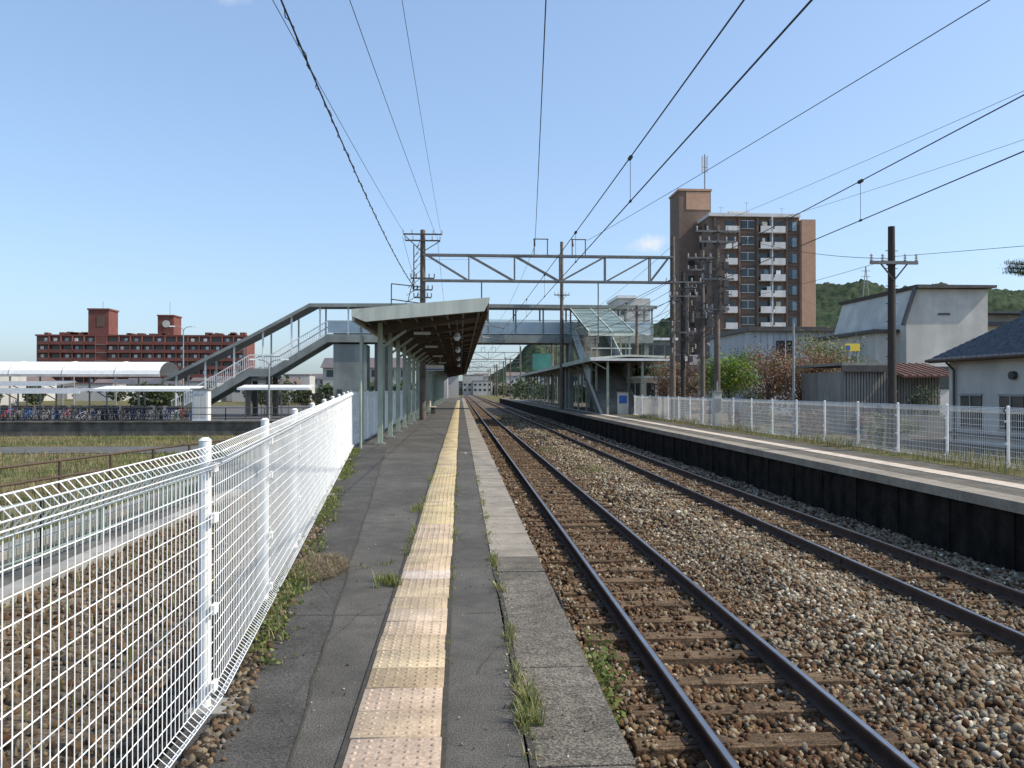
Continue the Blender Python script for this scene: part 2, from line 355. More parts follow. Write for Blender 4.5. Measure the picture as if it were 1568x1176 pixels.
# ---------------------------------------------------------------- mesh fence
def mesh_fence(name,pts,base,top,pitch=.05,hp=.075,wr=.0022,post=2.0,inward=1,pr=.03):
    e=empty(name); b=B(); p=B(); first=True
    for (xa,ya),(xb,yb) in zip(pts[:-1],pts[1:]):
        L=math.hypot(xb-xa,yb-ya); dx=(xb-xa)/L; dy=(yb-ya)/L; nx,ny=dy*inward,-dx*inward
        def P(s,z,o=0): return (xa+dx*s+nx*o,ya+dy*s+ny*o,z)
        def T(s): return top(ya+dy*s)
        def Z0(s): return base(ya+dy*s)
        s=pitch
        while s<L:
            t=T(s); z0=Z0(s)
            b.tube([P(s,z0+.03),P(s,z0+.07,.045),P(s,z0+.11),P(s,t-.11),P(s,t-.055,.05),P(s,t)],wr,'white',n=4)
            s+=pitch
        npan=max(1,round(L/post))
        for k in range(npan):
            s0=k*L/npan; s1=(k+1)*L/npan
            zs=[(.03,0),(.07,.045),(.11,0)]
            hgt=T(s0)-Z0(s0); z=.11+hp
            while z<hgt-.13: zs.append((z,0)); z+=hp
            for z,o in zs: b.cyl(P(s0+.02,Z0(s0)+z,o),P(s1-.02,Z0(s1)+z,o),wr*1.2,'white',n=4,cap=False)
            for z,o in((.11,0),(.055,.05),(0,0),(.03,.027),(.085,.03)):
                b.cyl(P(s0+.02,T(s0)-z,o),P(s1-.02,T(s1)-z,o),wr*1.5,'white',n=4,cap=False)
        for k in range(0 if first else 1,npan+1):
            s=k*L/npan
            p.cyl(P(s,Z0(s)-.1,-.045),P(s,T(s)+.025,-.045),pr,'white',n=12)
            p.cyl(P(s,T(s)+.025,-.045),P(s,T(s)+.04,-.045),pr*1.1,'white',r2=pr*.5,n=12)
            for z in(.12,.5,.95,1.2):
                if z<T(s)-Z0(s): p.beam(P(s-.035,Z0(s)+z*.98),P(s+.035,Z0(s)+z*.98),.02,.045,'white')
            q=P(s,0)
            p.box(q[0]-.11,q[0]+.095,q[1]-.1,q[1]+.1,Z0(s)-.35,Z0(s)+.02+.0005*k,'concrete')
        first=False
    b.make('mesh_panel',e); p.make('posts',e)
mesh_fence('white_mesh_fence',[(-1.13,-2),(-1.19,4),(-2.9,22),(-3.0,60)],lambda y:0.0,fence_top)
mesh_fence('white_mesh_fence',[(10.9,5.2),(10.7,15.2),(10.7,49.2)],lambda y:0.0,lambda y:1.2,pitch=.06,hp=.12,wr=.0033,inward=-1)
# ---------------------------------------------------------------- far platform
e=empty('station_platform'); b=B()
b.add([(7.7,0,0),(10.95,0,0),(10.95,49,0),(13.5,49,0),(13.5,160,0),(7.7,160,0)],[(0,1,2,3,4,5)],'asphalt_edge')
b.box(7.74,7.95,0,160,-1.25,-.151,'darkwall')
for y in np.arange(0,160,2.0): b.box(7.66,8.1,y+.008,y+1.992,-.15,.006,'coping')
b.box(9.95,10.8,0,49,-.05,.005,'grass_g')
y=0.3
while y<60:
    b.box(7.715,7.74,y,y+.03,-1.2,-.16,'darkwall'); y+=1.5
b.make('surface',e)
b=B(); b.box(8.72,9.12,0,140,-.01,.014,'tactile')
o=b.make('tactile_strip',e)
a=o.data.attributes.new("col",'FLOAT_COLOR','POINT'); a.data.foreach_set("color",[1.15,1.25,1.45,1]*len(o.data.vertices))
# ---------------------------------------------------------------- ground
b=B()
b.add([(-3000,-300,-1.22),(3000,-300,-1.22),(3000,4000,-1.22),(-3000,4000,-1.22)],[(0,1,2,3)],'grass_g'); b.make('ground')
b=B(); b.add([(-5.6,-5,-1.19),(-1.3,-5,-1.19),(-3,22,-1.19),(-3.3,49.9,-1.19),(-5.9,49.9,-1.19)],[(0,1,2,3,4)],'dirt'); b.make('dirt_path')
b=B(); b.box(-7.7,-7.3,0,49.5,-1.3,-1.05,'concrete'); b.box(-6.1,-5.8,0,49.5,-1.3,-1.08,'concrete'); b.box(-7.3,-6.1,0,49.5,-1.3,-1.18,'concrete_d'); b.make('drain_channel')
b=B(); b.box(-120,-3.9,50,50.35,-1.3,-.42,'concrete_d'); b.box(-120,-3.9,49.9,50.45,-.42,-.33,'concrete_d'); b.make('retaining_wall')
b=B(); b.box(-160,-3.9,50.35,110,-1.3,-.55,'road'); b.make('station_plaza')
b=B(); b.box(10.96,160,0,120,-1.3,-.28,'dirt'); b.make('side_street')
b=B(); b.box(-60,-8.2,36,40,-1.3,-1.18,'road'); b.make('farm_road')
# ---------------------------------------------------------------- vegetation
def blades(name,P,h,w,cols,lean=.5,m='leaf',parent=None):
    n=len(P); th=rng.uniform(0,2*np.pi,n); d=np.stack([np.cos(th),np.sin(th),np.zeros(n)],1); s=np.stack([-np.sin(th),np.cos(th),np.zeros(n)],1)
    ln=rng.uniform(.1,1,n)[:,None]*lean*h[:,None]
    up=np.array([0,0,1.])
    v0=P-s*w[:,None];v1=P+s*w[:,None]
    mid=P+up*h[:,None]*.6+d*ln*.35
    v2=mid+s*w[:,None]*.8;v3=mid-s*w[:,None]*.8
    tip=P+up*h[:,None]*rng.uniform(.8,1.05,n)[:,None]+d*ln
    v4=tip+s*w[:,None]*.1; v5=tip-s*w[:,None]*.1
    V=np.stack([v0,v1,v2,v3,v4,v5],1).reshape(-1,3); o=np.arange(n)*6
    F=np.concatenate([np.stack([o,o+1,o+2,o+3],1),np.stack([o+3,o+2,o+4,o+5],1)])
    return npmesh(name,V,F,m,np.repeat(cols,6,0),parent)
def leaves(name,P,size,cols,parent=None,flat=0.3):
    n=len(P); R=rotmats(n); q=np.array([(-.5,0,0),(0,-.28,.05),(.5,0,0),(0,.28,.05)])
    V=np.einsum('nij,kj->nki',R,q)*size[:,None,None]+P[:,None,:]
    o=np.arange(n)*4
    return npmesh(name,V.reshape(-1,3),np.stack([o,o+1,o+2,o+3],1),'leaf',np.repeat(cols,4,0),parent)
G1=np.array([(.12,.16,.03),(.17,.21,.045),(.08,.12,.025),(.24,.23,.07),(.34,.29,.13)])
def pick(pal,n,p=None): return pal[rng.choice(len(pal),n,p=p)]*rng.uniform(.75,1.25,(n,1))
cs=[]
for y in np.arange(3.2,15,.035):
    a=max(0,.55+.6*math.sin(y*1.9)+.4*math.sin(y*5.3))*(1 if y<7.5 else .5)
    if rng.random()<a*.85: cs.append((.305+rng.normal()*.014,y,rng.uniform(.3,1)*(1.05 if y<7.5 else .75)))
for y in np.arange(3.5,17,.05):
    if rng.random()<.30*(1+math.sin(y*3.1))*(1 if y>5.5 else .3): cs.append((-.06+rng.normal()*.012,y,rng.uniform(.25,.75)))
    if y>6 and rng.random()<.32*(1+math.sin(y*2.3+1)): cs.append((-.505+rng.normal()*.015,y,rng.uniform(.3,.95)))
for k in range(16): cs.append((-.56+rng.normal()*.05,6.5+rng.normal()*.07,1.2))
for k in range(8): cs.append((-.56+rng.normal()*.03,10.5+rng.normal()*.15,1.1))
for k in range(12): cs.append((.33+rng.normal()*.02,3.85+rng.normal()*.1,1.4))
for k in range(6): cs.append((-.72+rng.normal()*.06,7.2+rng.normal()*.06,.5))
P=[];H=[]
for x,y,s in cs:
    k=int(10*s)+4
    for _ in range(k): P.append((x+rng.normal()*.016,y+rng.normal()*.02,0.0)); H.append(s*rng.uniform(.03,.09))
P=np.array(P);H=np.array(H)
blades('joint_weeds',P,H,np.full(len(P),.0028),pick(G1,len(P),[.22,.22,.1,.28,.18]),1.0)
P=[];H=[];LP=[];LS=[]
for y in np.arange(3.9,21,.028):
    a=.55+.5*math.sin(y*1.3)+.35*math.sin(y*4.1)
    if rng.random()<a*.9:
        x=fx(y)+.05+abs(rng.normal())*.085; hh=rng.uniform(.04,.13)
        for _ in range(7): P.append((x+rng.normal()*.03,y+rng.normal()*.03,0)); H.append(hh*rng.uniform(.5,1.2))
        for _ in range(14): LP.append((x+rng.normal()*.05,y+rng.normal()*.05,rng.uniform(.005,hh*.8))); LS.append(rng.uniform(.015,.04))
P=np.array(P);H=np.array(H)
blades('fence_foot_grass',P,H,np.full(len(P),.003),pick(G1,len(P)),.9)
leaves('fence_foot_weeds',np.array(LP),np.array(LS),pick(G1[:4],len(LP),[.35,.3,.2,.15]))
n=3600; th=rng.uniform(0,2*np.pi,n); r=np.sqrt(rng.random(n)); P=np.stack([-1.2+r*np.cos(th)*.22,7.05+r*np.sin(th)*.5,np.abs(rng.normal(size=n))*.02],1)
blades('dry_grass_heap',P,rng.uniform(.01,.05,n),np.full(n,.0022),pick(np.array([(.36,.28,.17),(.25,.19,.11),(.14,.11,.065)]),n),4.0)
n=1100; P=np.stack([.80+rng.normal(size=n)*.06,4.75+rng.normal(size=n)*.17,-.95+rng.random(n)*.95],1); P[:,0]+=(P[:,2]+.95)*.03; P=P[P[:,2]>-.5]
leaves('wall_weed',P,rng.uniform(.02,.055,len(P)),pick(G1[:3],len(P)))
P2=np.stack([.78+rng.normal(size=180)*.05,4.75+rng.normal(size=180)*.14,np.full(180,-1.0)],1)
blades('wall_weed_stems',P2,rng.uniform(.6,1.04,180),np.full(180,.003),pick(G1,180),.12)
P=[];H=[]
for (x,y,k,s) in((4.0,24,160,.35),(3.6,33,100,.3),(4.2,17,20,.15),(6.8,19,12,.12),(4.3,45,120,.3)):
    for _ in range(k): P.append((x+rng.normal()*.3,y+rng.normal()*.5,-.98)); H.append(s*rng.uniform(.4,1.1))
P=np.array(P);H=np.array(H); blades('ballast_weeds',P,H,np.full(len(P),.006),pick(G1,len(P)),.6)
n=9000; y=rng.uniform(9,48,n); P=np.stack([rng.uniform(10.0,11.6,n),y,np.where(rng.random(n)<.7,0,0)*1.0],1)
H=rng.uniform(.05,.24,n)*(1+.6*np.sin(y*.9)); blades('fence_foot_grass',P,H,np.full(n,.006),pick(np.array([(.28,.24,.09),(.16,.18,.06),(.10,.13,.04),(.36,.30,.16)]),n),.6)
n=46000; y=6+42*rng.random(n)**1.3; x=rng.uniform(-32,-3.1,n); k=(x<-7.8)|((x>-5.6)&(rng.random(n)<.25)); x=x[k];y=y[k]
k=~((y>35.7)&(y<40.3)); x=x[k];y=y[k];n=len(x)
g=np.clip(.5+.5*np.sin(x*.5+1)*np.sin(y*.23),0,1)
c=np.where(rng.random(n)[:,None]<g[:,None]*.7+.2,pick(G1[:4],n),pick(np.array([(.32,.25,.14),(.22,.17,.09)]),n))
blades('field_grass',np.stack([x,y,np.full(n,-1.2)],1),rng.uniform(.06,.28,n),np.full(n,.012),c,.7)
def tree(name,x,y,z0,cz,rx,rz,n,size,pal,p=None,clumps=26,trunk=.09,spiky=False):
    e=empty(name); b=B()
    top=Vector((x,y,cz)); base=Vector((x,y,z0))
    midp=base.lerp(top,.45)+Vector((random.uniform(-.1,.1),random.uniform(-.1,.1),0))
    b.cyl(base,midp,trunk,'bark',r2=trunk*.75,n=8); b.cyl(midp,top,trunk*.75,'bark',r2=trunk*.3,n=8)
    P=[];T=[]
    for i in range(clumps):
        while True:
            q=rng.uniform(-1,1,3)
            if .15<np.linalg.norm(q)<1: break
        q=q/np.linalg.norm(q)*np.linalg.norm(q)**.5
        c=np.array([x+q[0]*rx*.85,y+q[1]*rx*.85,cz+q[2]*rz*.85])
        b.cyl(midp.lerp(top,random.uniform(0,.9)),tuple(c),trunk*.3,'bark',r2=trunk*.08,n=5,cap=False)
        k=n//clumps; sp=rng.uniform(.16,.32)
        off=rng.normal(size=(k,3))*np.array([rx*sp,rx*sp,rz*sp*(1.2 if spiky else .8)])
        P.append(c+off); T.append(np.full(k,rng.uniform(.6,1.3)))
    P=np.concatenate(P);T=np.concatenate(T)
    b.make('trunk_and_limbs',e)
    leaves('foliage',P,rng.uniform(.6,1.3,len(P))*size,pick(pal,len(P),p)*T[:,None],e)
bright=np.array([(.15,.24,.03),(.22,.31,.04),(.09,.15,.025)]); redd=np.array([(.25,.115,.075),(.17,.09,.055),(.14,.14,.05),(.31,.17,.11)])
olive=np.array([(.16,.18,.05),(.26,.26,.09),(.10,.12,.03)]); darkg=np.array([(.03,.05,.02),(.05,.075,.03),(.02,.035,.015)])
tree('green_shrub_tree',15.3,45,-.28,2.5,1.75,1.5,7200,.14,bright)
tree('red_leaf_shrub',12.0,44,-.28,2.0,1.3,1.3,3200,.12,redd,clumps=18,spiky=True)
tree('red_leaf_shrub',14.4,37,-.28,1.9,1.5,1.45,3800,.12,redd,clumps=26,spiky=True)
tree('red_leaf_shrub',16.3,37.5,-.28,2.2,1.6,1.5,4000,.12,redd,clumps=26,spiky=True)
tree('red_leaf_shrub',17.7,38,-.28,1.8,1.3,1.4,3200,.12,redd,clumps=22,spiky=True)
tree('young_leaf_tree',20,44,-.28,3.1,1.9,1.7,3000,.14,olive,clumps=30)
tree('young_leaf_tree',22.3,45,-.28,3.0,1.6,1.5,2000,.14,olive,clumps=24)
tree('dark_shrub',11.35,30.5,-.28,.75,.55,.75,1900,.07,darkg,clumps=16,trunk=.04)
tree('round_hedge',14.4,60,-.28,2.0,1.7,1.7,4200,.15,np.array([(.09,.12,.03),(.06,.09,.025)]),clumps=30)
tree('round_hedge',12.9,56,-.28,1.8,1.2,1.5,3000,.15,darkg*1.6,clumps=24)
tree('dark_shrub',18.4,31.0,-.28,.9,.7,.8,1200,.08,darkg*1.5,clumps=14,trunk=.04)
for i,(x,y) in enumerate(((12.1,27),(13.2,24.5),(13.0,36),(12.0,21.5),(14.6,28),(12.3,32),(13.6,30))): tree('low_shrub',x,y,-.28,.4,.6,.5,900,.07,olive if i%2 else redd,clumps=12,trunk=.03)
e=empty('pine_tree'); b=B(); b.cyl((16.3,20.6,-.28),(16.2,20.5,5.4),.16,'bark',r2=.05)
P=[];Hh=[]
for i in range(14):
    lf=i<4
    a=math.pi+random.uniform(-.2,.2) if lf else random.uniform(-1.4,1.4); zz=4.5+.10*i if lf else random.uniform(3.8,5.3); L=random.uniform(1.5,1.75) if lf else random.uniform(.8,1.3)
    q=Vector((16.15,20.5,zz)); t=q+Vector((math.cos(a)*L,math.sin(a)*L,.1)); b.cyl(q,t,.04,'bark',r2=.012,n=5)
    for s in np.linspace(.35,1,8):
        c=q.lerp(t,s)
        for k in range(90): P.append((c.x+rng.normal()*.08,c.y+rng.normal()*.09,c.z+rng.normal()*.03)); Hh.append(rng.uniform(.04,.09))
b.make('trunk',e); P=np.array(P); blades('needles',P,np.array(Hh),np.full(len(P),.005),pick(darkg,len(P)),1.4,parent=e)
# ---------------------------------------------------------------- near canopy
e=empty('platform_canopy'); b=B()
y0,y1=21,112
zl,zr=3.55,3.88
b.prismy([(-2.73,zl-.12),(.70,zr-.12),(.70,zr),(-2.73,zl)],y0+.06,y1,'underroof')
b.prismy([(-2.78,zl+.004),(.74,zr+.004),(.74,zr+.05),(-2.78,zl+.05)],y0,y1,'fascia')
b.prismy([(-2.80,zl-.10),(-2.45,zl-.24),(.62,zr-.28),(.76,zr+.0),(.76,zr+.08),(-2.80,zl+.08)],y0-.05,y0+.03,'fascia')
b.box(.702,.745,y0+.03,y1,zr-.30,zr-.0,'brownfascia')
b.box(-2.80,-2.735,y0+.03,y1,zl-.22,zl+.0,'fascia')
y=23.2;k=0
while y<y1:
    zz=zl+(-2.28+2.73)/3.43*(zr-zl)-.12
    b.box(-2.35,-2.21,y-.07,y+.07,0,zz,'palegreen')
    b.box(-2.42,-2.14,y-.14,y+.14,0,.04,'steel')
    b.prismy([(-2.7,zl-.18),(-2.21,zl-.42),(.6,zr-.22),(.6,zr-.122),(-2.7,zl-.122)],y-.05,y+.05,'underroof')
    b.beam((-2.28,y,zz-.75),(-1.55,y,zz-.22),.07,.07,'palegreen')
    if k%2==0: b.box(-2.9,-2.8,y+.3,y+.4,0,3.1,'palegreen')
    y+=3.3;k+=1
for x in np.linspace(-2.5,.5,8):
    z=zl+(x+2.73)/3.43*(zr-zl)-.16; b.box(x-.03,x+.03,y0+.1,y1,z-.06,z+.038,'steel_d')
b.cyl((-2.6,21.3,3.2),(-2.6,21.3,0),.035,'palegreen',n=8)
b.make('roof_and_posts',e)
b=B()
for yy in(23.4,31,40,50):
    b.cyl((-.1,yy,3.55),(-.1,yy,3.2),.025,'steel_d'); b.cyl((-.1,yy,3.2),(-.1,yy,3.08),.07,'steel',r2=.11,n=12); b.cyl((-.1,yy,3.08),(-.1,yy,2.98),.11,'glasslight',r2=.06,n=12)
    b.box(-1.4,-.9,yy+1,yy+1.12,3.22,3.30,'glasslight')
b.tube([(-.1,21.5,3.42),(-.1,60,3.42)],.02,'steel_d',n=5)
b.make('lamps_and_speaker',e)
b=B()
for yy in(44,): b.box(-1.9,-.9,yy,yy+.1,2.6,2.9,'white'); b.box(-1.88,-.92,yy-.008,yy-.003,2.64,2.70,'blue'); b.cyl((-1.7,yy+.05,2.9),(-1.7,yy+.05,3.5),.02,'steel'); b.cyl((-1.1,yy+.05,2.9),(-1.1,yy+.05,3.55),.02,'steel')
b.make('platform_sign')
b=B(); b.box(-1.95,-1.6,52,53.5,0.42,.47,'beige'); 
for q in(52.2,53.3): b.box(-1.9,-1.65,q,q+.05,0,.42,'steel_d')
b.box(-2.0,-1.95,52,53.5,.42,.85,'beige'); b.make('platform_bench')
# ---------------------------------------------------------------- far canopy
e=empty('platform_canopy'); b=B()
b.prismy([(8.0,3.42),(10.4,3.62),(14.4,3.50),(14.4,3.62),(10.4,3.75),(8.0,3.56)],49.5,112,'fascia')
b.prismy([(8.03,3.35),(14.3,3.42),(14.3,3.49),(10.4,3.6),(8.03,3.41)],49.6,111,'underroof')
b.box(7.95,8.03,49.4,112,3.32,3.6,'palegreen'); b.box(8.03,14.4,49.38,49.48,3.36,3.50,'white')
for y in np.arange(50,111,4.2):
    for x in(9.2,11.4): b.box(x-.07,x+.07,y-.07,y+.07,0,3.4,'palegreen')
    b.beam((9.2,y,2.8),(8.2,y,3.35),.06,.06,'palegreen')
b.box(8.06,10.2,89.9,90,3.8,5.6,'teal')
b.make('roof_and_posts',e)
e=empty('waiting_room'); b=B()
b.box(11.6,14.2,51,58,-.3,2.3,'beige'); b.box(11.55,14.25,50.9,58.1,2.3,2.45,'white')
for x in(11.9,12.7,13.5): b.box(x,x+.55,50.97,50.995,1.1,2.0,'glass')
for y in(51.6,53.2,54.8,56.4): b.box(11.57,11.595,y,y+1.1,1.0,2.0,'glass')
b.make('walls',e)
b=B(); b.box(9.9,10.6,50.4,50.46,.0,1.35,'plaster'); b.box(9.85,10.65,50.38,50.48,1.35,1.42,'steel'); b.box(10.0,10.5,50.385,50.398,.7,1.2,'blue'); b.make('notice_board')
# ---------------------------------------------------------------- footbridge
e=empty('station_footbridge'); b=B()
YF,YB=64,67
def slab(xa,za,xb,zb,t,m,y0=YF,y1=YB): b.prismy([(xa,za-t),(xb,zb-t),(xb,zb),(xa,za)],y0,y1,m)
path=[(-22.4,-.5),(-16.4,3.1),(-14.8,3.1),(-10.4,5.8),(15.5,5.8)]
for (xa,za),(xb,zb) in zip(path[:-1],path[1:]):
    slab(xa,za,xb,zb,.25,'bridge',YF+.3,YB-.3)
    slab(xa,za+.12,xb,zb+.12,.62,'bridge',YF,YF+.25); slab(xa,za+.12,xb,zb+.12,.62,'bridge',YB-.25,YB)
    for yy in(YF+.05,YB-.1):
        slab(xa,za+1.22,xb,zb+1.22,.09,'white',yy,yy+.06)
        slab(xa,za+.28,xb,zb+.28,.06,'white',yy,yy+.05)
        if xa>-11: slab(xa,za+1.12,xb,zb+1.12,.82,'bridge_panel',yy+.01,yy+.03)
        else:
            n=int((xb-xa)/.16)
            for i in range(n):
                t=(i+.5)/n; x=xa+(xb-xa)*t; z=za+(zb-za)*t; b.box(x-.012,x+.012,yy+.01,yy+.035,z+.25,z+1.15,'white')
for i in range(19):
    x=-22.4+i*6/19; z=-.5+i*3.6/19; b.box(x,x+6/19,YF+.3,YB-.3,z,z+3.6/19+.02,'concrete')
roof=[(-23,2.35),(-16.4,5.75),(-11.75,8.3),(-4.3,8.35),(15.7,8.3)]
for (xa,za),(xb,zb) in zip(roof[:-1],roof[1:]):
    slab(xa,za,xb,zb,.10,'bridge_roof',YF-.35,YB+.35); slab(xa,za-.02,xb,zb-.02,.26,'bridge',YF-.40,YF-.352)
    slab(xa,za-.101,xb,zb-.101,.12,'bridge',YF+.02,YF+.16); 
def fz(x,pp):
    for (xa,za),(xb,zb) in zip(pp[:-1],pp[1:]):
        if xa<=x<=xb: return za+(zb-za)*(x-xa)/(xb-xa)
    return pp[-1][1]
for x in np.arange(-22,15.5,2.2):
    for yy in(YF+.04,YB-.16): b.box(x-.06,x+.06,yy,yy+.12,fz(x,path),fz(x,roof)-.1,'white' if x<-4 else 'bridge')
slab(-10.4,7.0,-4.4,7.0,.9,'bridge',YF+.2,YF+.22)
b.box(-10.0,-7.4,64.3,66.7,-.55,5.15,'bridge'); b.box(-9.7,-9.3,64.28,64.298,-.5,1.6,'steel_d')
for x in(-16.6,-15.0,-21,-6.6,-5.9,8.9,10.9,15.0):
    for yy in(64.3,66.4): b.box(x-.18,x+.18,yy,yy+.36,-.6,fz(x,path)-.5,'steel_d' if x<0 else 'bridge')
b.beam((-16.6,64.6,2.4),(-15,64.6,2.4),.2,.3,'bridge')
b.make('stairs_and_span',e)
b=B()
for i,x in enumerate(np.arange(-4,15,3.1)): b.beam((x,YF+.02,7.1),(x+3.1,YF+.02,7.1),.04,.05,'bridge')
b.box(-4.2,15.5,YF+.01,YF+.04,7.9,7.98,'bridge')
b.make('panels',e)
b=B()
x0,x1=8.9,11.7
b.prismx([(64,8.1),(54.6,5.55),(54.6,5.45),(64,8.0)],x0-.2,x1+.2,'glass_b')
for y in np.arange(54.6,64,1.34): b.prismx([(y,5.58+(y-54.6)*.2713),(y+.06,5.58+(y-54.54)*.2713),(y+.06,5.61+(y-54.54)*.2713),(y,5.61+(y-54.6)*.2713)],x0-.2,x1+.2,'bridge')
for x in(x0-.2,(x0+x1)/2,x1+.12): b.prismx([(64,8.15),(54.5,5.58),(54.5,5.4),(64,7.98)],x,x+.06,'fascia')
for x in(x0,x1-.15):
    b.prismx([(64,5.8),(51,0.0),(50.5,0.0),(64,6.1)],x,x+.1,'fascia'); b.prismx([(64,5.2),(52.4,0),(51,0),(64,5.8)],x+.02,x+.13,'steel_d')
    b.prismx([(64,6.9),(54.7,2.8),(54.7,2.9),(64,7.0)],x,x+.06,'fascia')
    b.prismx([(63.9,6.0),(54.8,1.94),(54.8,2.8),(63.9,6.86)],x+.03,x+.05,'bridge_panel')
    for y in(54.8,57.8,60.8): b.box(x,x+.12,y,y+.12,1.9+(y-54.8)*.42,5.4+(y-54.8)*.27,'bridge')
b.box(x0-.2,x1+.2,54.5,54.6,5.25,5.42,'fascia')
for i in range(32): 
    t=i/32; b.box(x0+.15,x1-.15,51+13*t,51.41+13*t,5.8*t-.1,5.8*(t+1/32),'concrete')
for x in(9.3,10.3,11.3): b.beam((x,54.55,3.8),(x,54.55,5.3),.05,.05,'bridge')
b.beam((8.9,54.55,4.4),(11.7,54.55,4.4),.05,.06,'fascia')
b.make('platform_stairs',e)
e2=empty('station_house'); b=B(); b.box(11.8,17.5,65,72,3.2,5.6,'bridge'); 
for x in np.arange(12,17.2,.95): b.box(x,x+.8,64.97,64.995,4.0,5.2,'glass')
b.box(11.6,17.7,64.7,72.3,5.6,5.8,'white'); b.box(12,17.3,65.2,71.8,-.3,3.2,'concrete'); b.make('walls_and_windows',e2)
# ---------------------------------------------------------------- catenary portals
def insul(b,p,q,m='insul',r=.045,n=5):
    p=Vector(p);q=Vector(q)
    b.cyl(p,q,r*.4,m,n=6)
    for i in range(n):
        c=p.lerp(q,(i+.5)/n); d=(q-p).normalized()*.012; b.cyl(c-d,c+d,r,m,r2=r*.6,n=8)
def portal(Y,xl,xr,zb=7.22,zt=8.55,detail=True,zbase=0):
    e=empty('catenary_portal'); b=B()
    b.cyl((xl,Y,zbase),(xl,Y,zt+1.3),.17,'pole_c',r2=.13,n=12); b.cyl((xr,Y,-.3),(xr,Y,zt+1.1),.17,'pole_c',r2=.13,n=12)
    for dy in(-.18,.18):
        b.beam((xl,Y+dy,zt),(xr,Y+dy,zt),.07,.1,'portal'); b.beam((xl,Y+dy,zb),(xr,Y+dy,zb),.07,.1,'portal')
        xc=5.2; n=6; st=(xc-xl)/3
        xs=[xl+st*i for i in range(1,3)]+[xc]+[xc+st*i for i in range(1,3) if xc+st*i<xr-.3]
        for x in xs: b.beam((x,Y+dy,zb),(x,Y+dy,zt),.06,.05,'portal')
        allx=[xl+.2]+xs+[xr-.2]
        for a,c in zip(allx[:-1],allx[1:]):
            if c<=xc+.01: b.beam((a,Y+dy,zt),(c,Y+dy,zb),.05,.07,'portal')
            else: b.beam((c,Y+dy,zt),(a,Y+dy,zb),.05,.07,'portal')
    for x in xs: b.beam((x,Y-.18,zb+.02),(x,Y+.18,zb+.02),.05,.05,'portal'); b.beam((x,Y-.18,zt-.02),(x,Y+.18,zt-.02),.05,.05,'portal')
    for x in(3.85,5.85):
        for q in(x,x+.7): b.cyl((q,Y,zt),(q,Y,zt+.9),.03,'steel_d',n=6)
        b.cyl((x-.05,Y,zt+.9),(x+.75,Y,zt+.9),.03,'steel_d',n=6)
        insul(b,(x,Y-.05,zt+.85),(x,Y-.4,zt+.45),'insul_b')
    for cx,s in((2.3,-1),(6.03,1)):
        b.cyl((cx+s*1.2,Y,zb),(cx+s*1.2,Y,4.0),.035,'portal',n=6)
        b.cyl((cx+s*1.2,Y,4.3),(cx-s*.1,Y,4.15),.02,'portal',n=6); b.cyl((cx+s*1.2,Y,5.0),(cx,Y,4.75),.025,'portal',n=6)
        insul(b,(cx+s*1.15,Y,4.98),(cx+s*.8,Y,4.92)); insul(b,(cx+s*1.15,Y,4.3),(cx+s*.8,Y,4.26))
    if detail:
        for z,w in((zt+1.05,1.0),(zt+.72,.9),(zb+.1,.6),(zb-.5,.5),(zb-.9,.45)):
            b.beam((xl-w,Y-.16,z),(xl+w,Y-.16,z),.07,.07,'steel_d')
            for s in(-1,-.55,.55,1): insul(b,(xl+s*w,Y-.16,z+.03),(xl+s*w,Y-.16,z+.24),'insul' if z>zt else 'insul_b',r=.05,n=3)
        b.beam((xl-.95,Y-.16,zt+1.0),(xl-.1,Y-.16,zt+.2),.04,.04,'steel_d'); b.beam((xl+.9,Y-.16,zt+.7),(xl+.1,Y-.16,zt+.2),.04,.04,'steel_d')
        b.cyl((xl-.45,Y-.2,zb-.6),(xl-.45,Y-.2,zt+.5),.03,'steel_d',n=6); b.cyl((xl-.75,Y-.2,zb-1.1),(xl-.4,Y-.2,zb+.4),.02,'steel_d',n=6)
        b.cyl((xl-1.6,Y-.2,zb-.2),(xl-.1,Y-.2,zb-.35),.03,'steel_d',n=6); b.cyl((xl-1.6,Y-.2,zb-1.4),(xl-1.6,Y-.2,zb-.2),.03,'steel_d',n=6); b.cyl((xl-1.6,Y-.2,zb-1.0),(xl-.1,Y-.2,zb-1.2),.03,'steel_d',n=6)
        for k in range(8):
            z0=zb-1.2+k*.4; b.cyl((xl-.9+.08*k,Y-.2,z0),(xl-.1,Y-.2,z0+.5),.014,'steel_d',n=5); insul(b,(xl-.75+.07*k,Y-.22,z0+.1),(xl-.5+.05*k,Y-.22,z0+.25),'insul_b',n=3)
        for i in range(12): b.cyl((xl-.2,Y-.17,2.2+i*.4),(xl+.2,Y-.17,2.2+i*.4),.01,'steel_d',n=4)
    b.make('poles_and_beam',e)
portal(42,-1.95,11.2)
for Y in(98,150,200,250,300): portal(Y,-3.9,11.2,detail=False)
